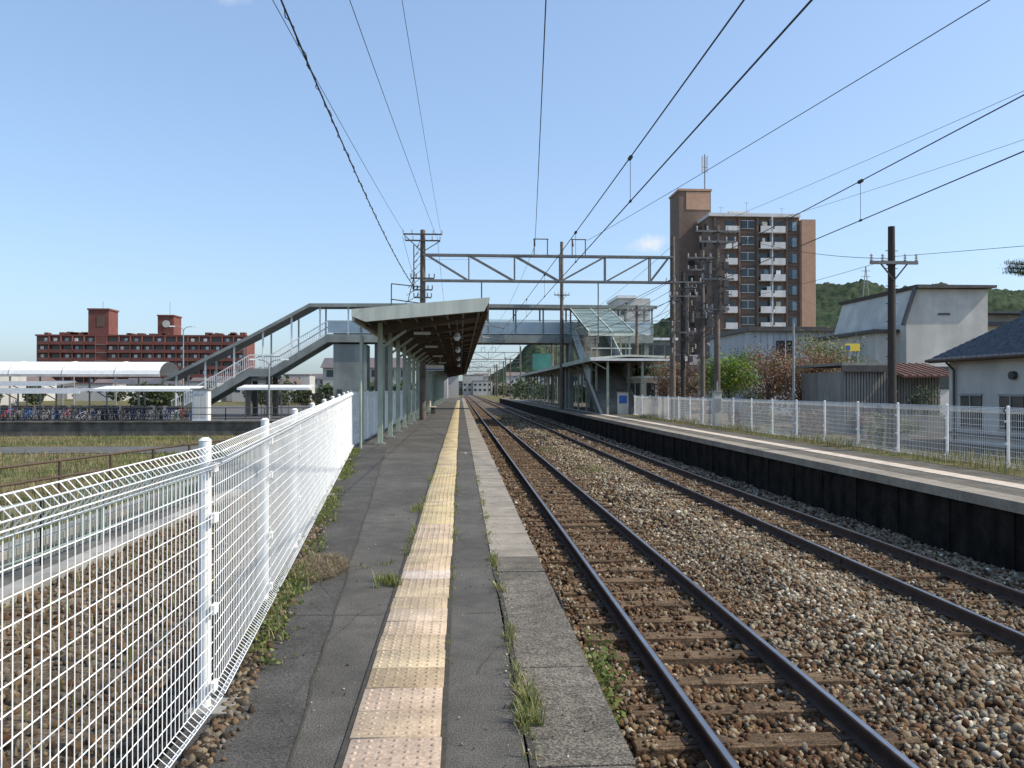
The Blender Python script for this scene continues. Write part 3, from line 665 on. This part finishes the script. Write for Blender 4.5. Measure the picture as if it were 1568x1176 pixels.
def pole(name,x,y,z0,z1,r,m,arms=(),trans=(),ladder=False,axis=(1,0),clutter=0):
    e=empty(name); b=B(); b.cyl((x,y,z0),(x,y,z1),r,m,r2=r*.72,n=12)
    ax,ay=axis
    for z,w in arms:
        b.beam((x-ax*w,y-ay*w-.12,z),(x+ax*w,y+ay*w-.12,z),.07,.08,'portal')
        b.beam((x-ax*w*.6,y-ay*w*.6-.12,z),(x,y-.12,z-.45),.03,.03,'steel_d'); b.beam((x+ax*w*.6,y+ay*w*.6-.12,z),(x,y-.12,z-.45),.03,.03,'steel_d')
        for s in(-1,-.5,.5,1): insul(b,(x+ax*s*w*.95,y+ay*s*w*.95-.12,z+.04),(x+ax*s*w*.95,y+ay*s*w*.95-.12,z+.22),'insul',r=.05,n=3)
        b.cyl((x,y,z-.04),(x,y,z+.04),r*1.1,'steel_d',n=12)
    for z,dx in trans:
        b.cyl((x+dx,y-.1,z),(x+dx,y-.1,z+.5),.14,'steel_d',n=14); b.cyl((x+dx,y-.1,z+.5),(x+dx,y-.1,z+.54),.16,'steel_d',n=14)
        for q in(-.07,.07): insul(b,(x+dx+q,y-.1,z+.54),(x+dx+q,y-.1,z+.7),'insul_b',n=3)
        b.beam((x,y-.1,z+.2),(x+dx,y-.1,z+.2),.06,.06,'steel_d')
    for k in range(clutter):
        z=random.uniform(z1-4.2,z1-.4); s=random.choice((-1,1)); w=random.uniform(.25,.7)
        b.beam((x,y-.1,z),(x+s*w,y-.1,z+random.uniform(-.1,.25)),.035,.035,'steel_d'); insul(b,(x+s*w,y-.1,z-.1),(x+s*w,y-.1,z+.15),random.choice(['insul','insul_b']),n=3)
        if k%3==0: b.box(x+s*.2,x+s*.42,y-.3,y-.1,z-.5,z-.2,'steel_d')
    if ladder:
        z=z0+1.8
        while z<z1-.3: b.cyl((x-.16,y,z),(x+.16,y,z),.01,'steel_d',n=4); z+=.45
    b.make('pole_and_fittings',e)
pole('utility_pole',10.98,19.9,-.3,5.72,.115,'pole_w',arms=((4.78,.62),),ladder=True)
pole('utility_pole',11.0,34,-.3,8.6,.15,'pole_c',arms=((8.35,.95),(7.9,.8),(6.3,.7),(5.0,.5)),trans=((6.5,-.4),),ladder=True,clutter=14)
pole('utility_pole',11.05,39.5,-.3,7.4,.13,'pole_w',arms=((6.9,.9),(6.2,.7),(4.4,.6)),trans=((4.9,.4),),clutter=12)
pole('utility_pole',12.2,40,-.3,8.6,.13,'pole_c',arms=((8.2,.8),(7.6,.8)),ladder=True,clutter=8)
pole('utility_pole',12.6,57,-.3,7.6,.14,'pole_c',arms=((7.2,.7),))
pole('utility_pole',7.95,63,0,13.2,.17,'pole_c',arms=((9.0,.6),))
pole('utility_pole',14.2,33.6,-.3,4.4,.06,'steel')
for (x,y,h) in((20,70,11),(26,82,10),(-15,120,9),(-2.8,130,8),(14,130,9),(15,170,9),(9.6,180,8),(9.8,215,8),(10,235,9),(-3,180,8),(-3.2,225,8),(13,210,10),(18,150,10),(22,190,11),(16,260,11),(25,250,12),(9.8,285,9)): pole('utility_pole',x,y,-.4,h,.15,'pole_c',arms=((h-.4,.8),))
W=B()
def wire(a,c,sag,r=.01,n=14,bb=None):
    bb=bb or W; a=Vector(a);c=Vector(c); pts=[]
    for i in range(n+1):
        t=i/n; p=a.lerp(c,t); p.z-=4*sag*t*(1-t); pts.append(p)
    bb.tube(pts,r,'wire',n=5)
for i in range(18):
    z=random.uniform(4.2,8.2); wire((11,34,z),(11.2+random.uniform(-.2,.9),random.choice([39.5,42,40]),z+random.uniform(-.6,.6)),random.uniform(.1,.5),.014)
for i in range(5):
    z=7.3-i*.5; wire((11.1,42,z),(7.95,63,z+.2),.7,.012); wire((11,39.5,z-.5),(12.6,57,z-.6),.8,.012)
wire((11,34,8.5),(10.98,19.9,4.9),.3,.008)
def wl(p,q,r=.009,sag=.3,ext=1.0):
    p=Vector(p);q=Vector(q); q2=p+(q-p)*ext; wire(p,q2,sag,r,20)
wl((11.2,42,9.4),(14.6,20,9.5),.007,.2,1.6); wl((11.6,42,9.1),(14.8,20,8.4),.006,.3,1.6)
wl((10.98,19.9,4.95),(12.5,14,4.4),.006,.02,1.5)
wl((11,34,5.3),(10.98,20,4.9),.006,.1,1); wl((-2.0,42,8.3),(5.2,42,8.6),.006,.05,1)
wl((6.65,42,9.4),(8.6,13,8.05),.010,.12,1.6)
wl((3.85,41.6,9.0),(1.48,14,8.35),.012,.25,1.5)
wl((-2.95,42,9.75),(-3.3,14.6,8.6),.008,.2,1.5)
wl((-1.25,42,9.55),(-1.98,15,8.75),.008,.2,1.5); wl((-1.0,42,9.6),(-1.05,15,8.75),.006,.2,1.5)
for x,z in((-3,9.5),(-1.2,9.5),(3.85,9.0),(11.2,9.2)): wire((x,42,z),(x-.3,98,z-.1),.9,.01); wire((x-.3,98,z-.1),(x-.3,150,z-.1),.9,.01)
W.make('feeder_wires')
W=B()
wire((-2.37,42,6.85),(-2.33,8,6.75),.45,.014,60)
for i in range(210):
    t=i/210; y=42-34*t; z=6.85-.1*t-4*.45*t*(1-t); a=i*1.3; r=.022+.012*math.sin(i*.9)
    t2=(i+1)/210; y2=42-34*t2; z2=6.85-.1*t2-4*.45*t2*(1-t2); a2=(i+1)*1.3
    W.cyl((-2.36+.02*t+r*math.cos(a),y,z+r*math.sin(a)),(-2.36+.02*t2+r*math.cos(a2),y2,z2+r*math.sin(a2)),.008,'wire',n=4,cap=False)
W.make('bundled_cable')
W=B()
for cx in(2.3,6.03):
    W.tube([(cx,-4,4.11),(cx,300,4.11)],.008,'wire',n=6)
    for a,c in((-8,42),(42,98),(98,150),(150,200),(200,250)):
        wire((cx,a,4.82),(cx,c,4.82),.12,.0085,24)
    for yy in((4.6,10.8,16,22,28,34,39) if cx<3 else (5.5,11.8,17,23,29,35)):
        W.cyl((cx,yy,4.11),(cx,yy,4.72),.004,'wire',n=4); 
        W.cyl((cx,yy-.05,4.70),(cx,yy+.05,4.70),.028,'wire',n=8); W.cyl((cx,yy-.03,4.11),(cx,yy+.03,4.11),.018,'wire',n=6)
W.make('catenary_wires')
# ---------------------------------------------------------------- brown apartment
e=empty('apartment_building'); b=B()
b.box(47,64.6,150,163,-1,34.4,'apt'); b.box(64.6,67.3,148.9,163,-1,33.9,'apt_t'); b.box(46.8,64.5,149.2,163.2,34.4,35.0,'apt_w')
b.box(43.2,49.6,157,164,-1,41.0,'apt'); b.box(44.6,49.4,156.9,156.99,37.3,40.8,'apt_t'); b.box(43,49.8,156.8,164.2,41.0,41.4,'apt_t')
b.box(52,56,153,158,35,36.2,'apt_w')
for f in range(11):
    z=34.4-3.04*(f+1)
    b.box(47.1,64.3,149.86,149.99,z-.12,z+.1,'apt')
    b.box(49.8,52.1,148.7,149.99,z-.1,z+.08,'apt_w'); b.box(49.8,52.1,148.65,148.7,z-.1,z+1.1,'apt_w'); b.box(50.1,51.9,149.9,149.985,z+.1,z+2.2,'glass')
    b.box(53.2,55.7,149.8,149.95,z+.9,z+2.3,'glass'); b.box(53.15,55.75,149.75,149.79,z+.78,z+.88,'apt_w'); b.box(54.4,54.5,149.74,149.79,z+.88,z+2.3,'apt_w'); b.box(53.15,55.75,149.75,149.79,z+2.3,z+2.4,'apt_w')
    b.box(56.5,61.3,148.6,149.99,z-.1,z+.08,'apt_w'); b.box(56.5,58.6,148.55,148.6,z-.1,z+1.15,'apt_w'); b.box(59.2,61.3,148.55,148.6,z-.1,z+1.15,'apt_w')
    b.box(56.6,61.2,149.9,149.985,z+.1,z+2.3,'glass'); b.box(58.75,58.95,148.7,149.98,z+.08,z+2.9,'apt_w')
    if random.random()<.5: q=random.uniform(56.8,60.3); b.box(q,q+.9,149.84,149.895,z+.1,z+2.2,random.choice(['apt_w','winbright','beige']))
    if random.random()<.5: q=random.uniform(56.8,60.0); b.box(q,q+random.uniform(.4,1.1),148.75,148.8,z+1.1,z+1.9,random.choice(['white','bluewall','beige']))
    b.box(59.3,60.0,149.2,149.7,z+.08,z+.7,'white')
    b.box(62.3,64.0,149.8,149.95,z+.5,z+2.2,'winbright'); b.box(62.3,63.1,149.74,149.79,z+.5,z+2.2,'glass')
    for y in(151.5,154.5): b.box(46.9,46.99,y,y+1.3,z+.8,z+2.1,'glass')
    if f>1: b.box(45,46.2,156.9,156.99,z+.9,z+1.9,'glass')
for x in(47.9,52.6,56.1,61.8): b.box(x,x+.35,149.5,149.99,-1,34.3,'apt')
b.cyl((48.7,158,41),(48.7,158,48.6),.14,'steel'); 
for q in(-.5,.5): b.box(48.7+q-.12,48.7+q+.12,157.8,158.1,45,48.2,'apt_w'); b.beam((48.7,158,46),(48.7+q,158,46),.08,.08,'steel')
for (x,z) in((50,35),(55,36),(62,35)): b.cyl((x,152,z),(x,152,z+1.8),.04,'steel'); b.beam((x-.6,152,z+1.6),(x+.6,152,z+1.6),.04,.04,'steel')
b.make('walls_and_balconies',e)
# ---------------------------------------------------------------- red apartments
e=empty('red_apartment_building'); b=B()
b.box(-152,-78,300,312,-1,20.9,'brick'); b.box(-152.3,-77.7,299.5,312.5,20.9,21.5,'brick')
b.box(-134.5,-127.3,301,309,21.5,30.5,'brick'); b.box(-134.8,-127,300.7,309.3,30.5,31.1,'brick')
b.box(-110,-104.3,301,309,21.5,28.4,'brick'); b.box(-110.2,-104,300.7,309.3,28.4,28.9,'brick')
b.box(-131.5,-129,300.9,300.99,24.5,28.3,'brownfascia'); b.cyl((-107,300.98,25.6),(-107,300.7,25.6),1.3,'plaster',n=16)
for x in(-131,-107): b.cyl((x,305,28),(x,305,34),.08,'steel')
for i in range(22): x=random.uniform(-150,-80); b.box(x,x+random.uniform(1,3),300.5,303,21.5,21.5+random.uniform(.4,1.1),'brick')
for f in range(7):
    z=18.0-2.95*f
    b.box(-151.5,-78.5,298.9,299.99,z-.15,z,'concrete')
    for i in range(18):
        x=-151.2+i*4.05
        if -134<x<-129 : 
            b.box(x,x+3.7,299.2,299.98,z-.15,z+2.8,'brick'); continue
        b.box(x+.1,x+3.8,298.8,298.95,z-.15,z+1.05,'brick')
        b.box(x+.2,x+3.7,299.9,299.985,z+.1,z+2.3,'glass')
        b.box(x+3.8,x+4.05,298.8,299.98,z-.15,z+2.8,'brick')
        if random.random()<.8: q=x+random.uniform(.3,2.2); b.box(q,q+1.1,299.5,299.88,z+.6,z+2.2,random.choice(['plaster','apt_w','winbright']))
b.make('walls_and_balconies',e)
# ---------------------------------------------------------------- right houses
e=empty('tile_roof_house'); b=B()
b.box(17.2,23.4,14,27.4,-.3,2.62,'plaster')
b.prismy([(17.2,2.62),(23.4,2.62),(20.5,4.0)],14.01,27.39,'plaster')
for y in(23.6,25.6): b.box(17.16,17.19,y,y+1.1,.3,1.35,'glass'); b.box(17.13,17.155,y-.05,y+1.15,1.35,1.42,'steel'); b.box(17.13,17.155,y-.05,y+1.15,.22,.29,'steel'); b.box(17.13,17.155,y+.52,y+.58,.29,1.35,'steel')
b.cyl((17.05,24.0,2.0),(17.19,24.0,2.0),.13,'steel_d',n=12)
b.cyl((16.85,27.0,2.5),(17.12,27.0,2.25),.04,'brownpipe'); b.cyl((17.12,27.0,2.25),(17.12,27.0,-.2),.04,'brownpipe')
b.cyl((16.72,13.5,2.6),(16.72,28,2.58),.06,'brownpipe')
b.box(17.1,17.2,14,27.4,.0,.1,'steel_d')
b.make('walls_and_windows',e)
ysn=np.arange(13.4,28.05,.045); rows=16
V=[];
for side in(-1,1):
    for r in range(rows):
        for q in(0,1):
            t=(r+q)/rows
            for y in ysn:
                x=20.5+side*(3.75*(1-t)); z=2.60+1.68*t+(.035 if q==0 else 0)+.022*math.sin(y*2*math.pi/.27)
                V.append((x,y,z))
ny=len(ysn);F=[]
for k in range(2*rows*2-1):
    if k==2*rows-1: continue
    for i in range(ny-1): F.append((k*ny+i,k*ny+i+1,(k+1)*ny+i+1,(k+1)*ny+i))
npmesh('tiled_roof',V,F,'tile',parent=e)
b=B(); b.box(20.35,20.65,13.3,28.1,4.24,4.45,'tile'); 
b.prismy([(16.8,2.50),(20.5,4.14),(20.5,4.20),(16.8,2.58)],13.45,28.0,'brownfascia'); b.make('ridge',e)
e=empty('white_house'); b=B()
b.prismy([(25.7,-.3),(30.6,-.3),(30.6,7.4),(26.3,7.4),(25.7,5.4)],45,54,'plaster')
b.prismy([(26.2,7.4),(30.9,7.45),(30.9,7.6),(26.1,7.6)],44.6,54.3,'steel_d'); b.beam((25.45,44.9,5.3),(26.2,44.9,7.5),.3,.12,'steel_d')
b.box(24.4,25.7,46,54,-.3,4.9,'plaster'); b.box(24.1,25.75,45.7,54,4.9,5.1,'steel_d')
b.box(27.6,28.3,44.94,44.99,5.9,6.0,'steel_d'); b.box(26.8,28.3,44.94,44.99,1.6,2.9,'glass')
b.make('walls_and_roof',e)
e=empty('beige_house'); b=B(); b.box(40.6,54,61,70,-.3,6.9,'beige'); b.prismy([(39.8,7.5),(55,7.5),(55,7.65),(39.8,7.65)],60,71,'tile'); b.box(41,54,61.5,70,6.9,7.5,'plaster'); b.box(39.8,55,60.5,61,6.6,6.9,'tile')
for x in(43,47,51): b.box(x,x+1.8,60.94,60.99,4.2,5.6,'glass')
b.make('walls_and_roof',e)
e=empty('pale_siding_building'); b=B(); b.box(22,32,60,70,-.3,6.0,'bluewall'); b.box(21.7,32.3,59.6,70.4,6.0,6.35,'steel_d')
b.box(24,25.4,59.94,59.99,3.9,5.3,'glass'); b.box(23.92,25.48,59.9,59.935,3.82,3.9,'white'); b.box(24.67,24.73,59.9,59.935,3.9,5.3,'white'); b.box(28,29.6,59.94,59.99,3.9,5.3,'glass')
for x in np.arange(22.3,32,.5): b.box(x,x+.02,59.97,59.995,0,6,'steel')
b.make('walls_and_roof',e)
e=empty('corrugated_shed'); b=B()
for i in range(34): b.box(15.6+i*.12,15.6+i*.12+.08,31.93,32.0,-.3,2.3,'corr')
b.box(15.6,19.7,32,36,-.3,2.3,'corr'); b.box(15.4,17.6,31.7,36.3,2.55,2.66,'corr'); b.box(15.4,17.6,31.7,31.78,2.3,2.55,'steel_d')
b.prismx([(31.2,2.05),(34,2.62),(34,2.70),(31.2,2.13)],17.65,20.1,'rust')
for x in np.arange(17.7,20.1,.3): b.prismx([(31.19,2.14),(34,2.71),(34,2.74),(31.19,2.17)],x,x+.04,'rust')
b.make('walls_and_roof',e)
b=B(); b.box(20.3,21.1,41.4,41.5,3.6,4.0,'yellow'); b.box(20.35,20.55,41.36,41.395,3.65,3.9,'blue'); b.cyl((20.5,41.5,-.3),(20.5,41.5,3.6),.05,'steel'); b.cyl((21.0,41.5,-.3),(21.0,41.5,3.6),.05,'steel'); b.make('roadside_sign')
e=empty('white_office_building'); b=B(); b.box(21.8,26.2,110,118,-.3,14.2,'plaster'); b.box(24.5,26.0,109.9,109.99,12,13.3,'plaster'); b.box(22.1,22.8,109.94,109.99,11.9,12.6,'glass'); b.box(21.6,24.2,109.8,118.2,14.2,14.6,'white'); b.make('walls',e)
b=B(); b.box(10.35,10.65,32.3,32.6,0,1.45,'plaster'); b.box(10.32,10.68,32.27,32.63,1.45,1.52,'concrete'); b.box(10.4,10.6,32.28,32.295,.7,1.2,'steel'); b.cyl((10.5,32.45,1.5),(10.5,32.45,1.9),.03,'steel'); b.make('equipment_cabinet')
b=B(); b.box(15,60,29.2,29.35,-.3,.6,'concrete'); b.make('block_wall')
# ---------------------------------------------------------------- left plaza
def arch(name,x0,x1,y0,y1,zb,h,m='white'):
    e=empty(name); b=B(); n=10
    seg=4.3; x=x0
    while x<x1-.1:
        xe=min(x+seg,x1); pr=[]
        for i in range(n+1):
            t=math.pi*i/n; pr.append(((y0+y1)/2-math.cos(t)*(y1-y0)/2,zb+math.sin(t)*h))
        for i in range(n):
            b.add([(x+.03,*pr[i]),(xe-.03,*pr[i]),(xe-.03,*pr[i+1]),(x+.03,*pr[i+1])],[(0,1,2,3)],m,True)
        b.box(x,x+.12,y0,y0+.12,-.55,zb,'steel'); b.box(x,x+.12,y1-.12,y1,-.55,zb,'steel')
        for i in range(n): b.beam((x,*pr[i]),(x,*pr[i+1]),.06,.1,'plaster')
        x=xe
    b.box(x0,x1,y0-.02,y0+.06,zb-.18,zb+.04,'plaster')
    b.make('roof_and_posts',e)
arch('bicycle_shelter',-42,-25.4,70,75,2.85,1.15)
def flat_shelter(x0,x1,y0,y1,z,m='steel'):
    e=empty('bicycle_shelter'); b=B(); b.prismx([(y0,z),(y1,z+.25),(y1,z+.33),(y0,z+.1)],x0,x1,m); b.box(x0,x1,y0-.05,y0-.001,z-.05,z+.12,'white')
    for x in np.arange(x0+.2,x1,2.6): b.box(x,x+.08,y1-.6,y1-.52,-.55,z+.2,'steel'); b.beam((x+.04,y1-.56,z-.5),(x+.04,y0+.3,z),.05,.05,'steel')
    b.make('roof_and_posts',e)
flat_shelter(-24.9,-18.2,56,58.6,1.5,'white'); flat_shelter(-34,-26,57,59.6,1.35,'steel'); flat_shelter(-16,-10.9,59,61,1.6,'white'); flat_shelter(-44,-30,62,65,1.9,'steel')
bb=B(); 
def wheel(cx):
    n=18; R=.33
    for i in range(n):
        a=2*math.pi*i/n;c=2*math.pi*(i+1)/n; bb.cyl((cx+R*math.cos(a),0,.34+R*math.sin(a)),(cx+R*math.cos(c),0,.34+R*math.sin(c)),.02,'rubber',n=5,cap=False)
    for i in range(9): a=2*math.pi*i/9; bb.cyl((cx,0,.34),(cx+R*math.cos(a),0,.34+R*math.sin(a)),.004,'steel',n=3,cap=False)
wheel(-.52); wheel(.52)
for p,q in(((-.52,0,.34),(-.12,0,.30)),((-.12,0,.30),(-.25,0,.85)),((-.12,0,.30),(.38,0,.72)),((-.22,0,.6),(.38,0,.78)),((.35,0,.95),(.52,0,.34)),((-.25,0,.6),(-.52,0,.34))): bb.cyl(p,q,.018,'steel',n=6)
bb.cyl((.3,-.26,1.0),(.3,.26,1.0),.014,'steel_d',n=6); bb.cyl((.33,0,.95),(.3,0,1.0),.014,'steel',n=6); bb.box(-.36,-.14,-.07,.07,.86,.91,'rubber'); bb.box(.42,.72,-.16,.16,.72,.95,'steel_d'); bb.box(-.75,-.4,-.07,.07,.68,.71,'steel_d')
for s in(-1,1): bb.cyl((-.12,0,.30),(-.12+s*.12,s*.1,.30-s*.1),.012,'steel_d',n=5); bb.box(-.18+s*.12,-.06+s*.12,s*.08-.04,s*.16+.04,.28-s*.1,.31-s*.1,'rubber')
bo=bb.make('bicycle'); bo.location=(-24,53,-.55); bo.rotation_euler=(0,0,1.2)
me_b=bo.data; me_r=bo.data.copy(); me_r.materials[1]=M['red']; me_w=bo.data.copy(); me_w.materials[1]=M['blue']
for i in range(64):
    o=bpy.data.objects.new('bicycle',random.choice([me_b,me_b,me_b,me_r,me_w])); COL.objects.link(o)
    if i<30: x=-33+i*.38+random.uniform(-.1,.1); y=57.2+random.uniform(-.2,.2)
    elif i<46: x=-36+(i-30)*.7; y=60.5
    else: x=-24.5+(i-46)*.36; y=57.0+random.uniform(-.2,.2)
    o.location=(x,y,-.55); o.rotation_euler=(random.uniform(-.08,.08),0,math.pi/2+random.uniform(-.6,.6))
b=B(); b.box(-17.7,-16.7,54.6,55.3,-.55,1.55,'white'); b.box(-17.6,-17.25,54.58,54.595,-.3,1.3,'plaster'); b.box(-17.15,-16.8,54.58,54.595,-.3,1.3,'plaster'); b.box(-17.8,-16.6,54.5,55.4,1.55,1.65,'concrete'); b.make('storage_cabinet')
def lamp(x,y,z0,h,d=1):
    e=empty('street_lamp'); b=B(); b.cyl((x,y,z0),(x,y,h-.4),.09,'steel',r2=.05,n=10)
    b.tube([(x,y,h-.4),(x+d*.1,y,h-.1),(x+d*.4,y,h+.05),(x+d*.9,y,h+.1)],.035,'steel',n=6); b.tube([(x,y,h-.4),(x-d*.1,y,h-.1),(x-d*.4,y,h+.05),(x-d*.9,y,h+.1)],.035,'steel',n=6)
    for s in(-1,1): b.prismx([(y-.12,h+.06),(y+.12,h+.06),(y+.06,h+.16),(y-.06,h+.16)],x+s*.8,x+s*1.35,'glasslight')
    b.make('pole_and_heads',e)
lamp(-26.8,80,-.5,7.6); lamp(-44,95,-.5,4.6); lamp(-13.5,58,-.5,3.6)
def railing(name,pts,h,m,z0,bal=.0,rails=3,r=.025,post=2.0):
    e=empty(name); b=B()
    for (xa,ya),(xb,yb) in zip(pts[:-1],pts[1:]):
        L=math.hypot(xb-xa,yb-ya); n=max(1,int(L/post))
        for i in range(n+1): t=i/n; b.cyl((xa+(xb-xa)*t,ya+(yb-ya)*t,z0),(xa+(xb-xa)*t,ya+(yb-ya)*t,z0+h),r*1.2,m,n=8)
        for k in range(rails): z=z0+h-k*h*.4; b.cyl((xa,ya,z),(xb,yb,z),r,m,n=6)
        if bal:
            n=int(L/bal)
            for i in range(n): t=i/n; b.cyl((xa+(xb-xa)*t,ya+(yb-ya)*t,z0+.1),(xa+(xb-xa)*t,ya+(yb-ya)*t,z0+h),.01,m,n=4,cap=False)
    b.make('rails_and_posts',e)
railing('plaza_railing',[(-60,50.6),(-14.4,50.6),(-5,50.6)],1.0,'steel_d',-.55,bal=0,rails=2)
railing('plaza_fence',[(-15,62),(-5,62)],1.7,'steel_d',-.55,bal=.14,rails=2)
railing('pipe_railing',[(-12.2,9),(-10.3,18.7),(-7.9,30.5),(-7.9,49)],1.0,'brownpipe',-1.2,rails=2,r=.035)
railing('pipe_railing',[(-6.9,8),(-6.5,13),(-6.5,40)],1.05,'greengrey',-1.2,bal=.13,rails=3,r=.022)
# ---------------------------------------------------------------- distant town
b=B()
def house(x,y,w,d,h,g):
    b.box(x,x+w,y,y+d,-1.3,h,'town')
    if g: b.prismx([(y-.4,h),(y+d+.4,h),(y+d/2,h+d*.22)],x-.4,x+w+.4,'town_r')
    else: b.box(x-.1,x+w+.1,y-.1,y+d+.1,h,h+.3,'town_r')
    for i in range(int(w/2.4)):
        for z in(1.0,3.7):
            if z+1.2<h: b.box(x+.6+i*2.4,x+1.8+i*2.4,y-.04,y-.01,z,z+1.1,'glass')
for i in range(120):
    left=i<80
    y=random.uniform(120,330); x=random.uniform(-.62*y,-.06*y) if left else random.uniform(.10*y,.30*y)
    if left and y>285: continue
    if left and -.56<x/y<-.22:
        if y<190: continue
        h=random.choice([2.6,3.0,3.3])
    else: h=random.choice([3.2,4.6,5.2,5.6])
    house(x,y,random.uniform(6,10),random.uniform(7,9),h,random.random()<.75)
for i in range(30): house(random.uniform(28,95),random.uniform(75,135),random.uniform(7,12),8,random.choice([3.2,5.4,5.8]),True)
for i in range(26): house(random.uniform(-30,60),random.uniform(405,480),random.uniform(7,13),9,random.choice([3.5,5.5,6,9]),random.random()<.6)
b.make('distant_houses')
P=[];C=[]
for i in range(230):
    if i<190: y=random.uniform(110,420); x=random.choice([random.uniform(-.6*y,-.05*y),random.uniform(.07*y,.6*y)]); r=random.uniform(1.5,3.6)
    else: y=random.uniform(402,440); x=random.uniform(-30,60); r=random.uniform(2.5,4.5)
    if -.56<x/y<-.22 and y<290: r=min(r,2.0)
    n=260; q=rng.normal(size=(n,3)); q/=np.linalg.norm(q,axis=1)[:,None]; q*=r*rng.uniform(.6,1.05,(n,1)); q[:,2]*=.9; P.append(q+np.array([x,y,r*.6-.5])); C.append(pick(np.array([(.05,.07,.03),(.08,.10,.04)]),n))
P=np.concatenate(P); leaves('distant_trees',P,rng.uniform(.6,1.1,len(P)),np.concatenate(C))
px=[-900,-60,0,27,60,90,120,152,200,256,423,473,490,556,582,640,700,1000,1600,2200]; pz=[2,3,8,14,34,66,64,62,68,92,131,136,140,129,138,130,129,138,110,60]
xs=np.linspace(-500,1900,900); ysn=np.linspace(0,1,60)
V=[]
for j,t in enumerate(ysn):
    for x in xs:
        hz=np.interp(x,px,pz); y=700+t*380
        k=math.sin(min(1,t/.72)*math.pi/2)**1.1 if t<.72 else 1-.4*(t-.72)
        kk=k*min(1,hz/50)
        xx=x*(y/950)
        n=mnoise.fractal(Vector((x*.012,y*.012,0)),1,2,5)*9*kk+abs(mnoise.noise(Vector((x*.11,y*.11,3))))*7*kk+mnoise.noise(Vector((x*.3,y*.3,9)))*2.2*kk-2*kk
        V.append((xx,y,-1.5+(hz*k*(y/(700+.72*380)) if t<.72 else hz*k)+n))
nx=len(xs); I=(np.arange(len(ysn)-1)[:,None]*nx+np.arange(nx-1)[None]).ravel()
npmesh('wooded_hills',V,np.stack([I,I+1,I+nx+1,I+nx],1),'hill')
b=B()
for s in(-1,1): b.beam((440+s*4,850,95),(440,850,136),.7,.7,'steel')
for z in(118,125,131): b.beam((435,850,z),(445,850,z),.5,.5,'steel')
b.make('transmission_tower')
# ---------------------------------------------------------------- world, sun, camera
az=math.radians(101); el=math.radians(45)
w=bpy.data.worlds.new("World"); S.world=w; w.use_nodes=True; nt=w.node_tree; N=nt.nodes; L=nt.links
sky=N.new("ShaderNodeTexSky"); sky.sky_type='NISHITA'; sky.sun_disc=False; sky.sun_elevation=el; sky.sun_rotation=az
sky.air_density=1.0; sky.dust_density=1.8; sky.ozone_density=1.5
bg=N["Background"]; bg.inputs["Strength"].default_value=.13
gm=N.new("ShaderNodeGamma"); gm.inputs["Gamma"].default_value=.66; L.new(sky.outputs[0],gm.inputs["Color"])
gn=N.new("ShaderNodeMix"); gn.data_type='RGBA'; gn.blend_type='MULTIPLY'; gn.inputs[0].default_value=1; L.new(gm.outputs[0],gn.inputs[6]); gn.inputs[7].default_value=(2.05,2.42,2.85,1)
tc=N.new("ShaderNodeTexCoord")
fac=None
for (dx,dy,dz,rad,amt) in((.236,1.0,.184,.045,.8),(-.288,1.0,.485,.05,.3)):
    d=Vector((dx,dy,dz)).normalized()
    sub=N.new("ShaderNodeVectorMath"); sub.operation='SUBTRACT'; L.new(tc.outputs["Generated"],sub.inputs[0]); sub.inputs[1].default_value=d
    mp=N.new("ShaderNodeVectorMath"); mp.operation='MULTIPLY'; L.new(sub.outputs[0],mp.inputs[0]); mp.inputs[1].default_value=(1,1,2.4)
    ln=N.new("ShaderNodeVectorMath"); ln.operation='LENGTH'; L.new(mp.outputs[0],ln.inputs[0])
    mr=N.new("ShaderNodeMapRange"); L.new(ln.outputs["Value"],mr.inputs[0]); mr.inputs[1].default_value=0; mr.inputs[2].default_value=rad; mr.inputs[3].default_value=1; mr.inputs[4].default_value=0
    nz=N.new("ShaderNodeTexNoise"); nz.inputs["Scale"].default_value=60; nz.inputs["Detail"].default_value=8; L.new(tc.outputs["Generated"],nz.inputs["Vector"])
    m2=N.new("ShaderNodeMath"); m2.operation='MULTIPLY'; L.new(mr.outputs[0],m2.inputs[0]); L.new(nz.outputs["Fac"],m2.inputs[1])
    mr2=N.new("ShaderNodeMapRange"); L.new(m2.outputs[0],mr2.inputs[0]); mr2.inputs[1].default_value=.18; mr2.inputs[2].default_value=.5; mr2.inputs[3].default_value=0; mr2.inputs[4].default_value=amt
    if fac is None: fac=mr2.outputs[0]
    else:
        ad=N.new("ShaderNodeMath"); ad.operation='ADD'; L.new(fac,ad.inputs[0]); L.new(mr2.outputs[0],ad.inputs[1]); fac=ad.outputs[0]
mx=N.new("ShaderNodeMix"); mx.data_type='RGBA'; L.new(fac,mx.inputs[0]); L.new(gn.outputs[2],mx.inputs[6]); mx.inputs[7].default_value=(7,7.1,7.3,1)
L.new(mx.outputs[2],bg.inputs["Color"])
ld=bpy.data.lights.new('sun','SUN'); ld.energy=4.9; ld.angle=math.radians(.53); ld.color=(1,.92,.79)
lo=bpy.data.objects.new('sun',ld); COL.objects.link(lo)
sd=Vector((math.cos(el)*math.sin(az),math.cos(el)*math.cos(az),math.sin(el))); lo.rotation_euler=sd.to_track_quat('Z','Y').to_euler()
cam=bpy.data.cameras.new('camera'); co=bpy.data.objects.new('camera',cam); COL.objects.link(co); S.camera=co
cam.sensor_width=36; cam.lens=28.35; cam.clip_end=6000; cam.clip_start=.05
co.location=(0,0,1.55); co.rotation_euler=(math.radians(90.42),0,math.radians(-3.66))
S.view_settings.view_transform='Standard'; S.view_settings.look='None'; S.view_settings.exposure=0
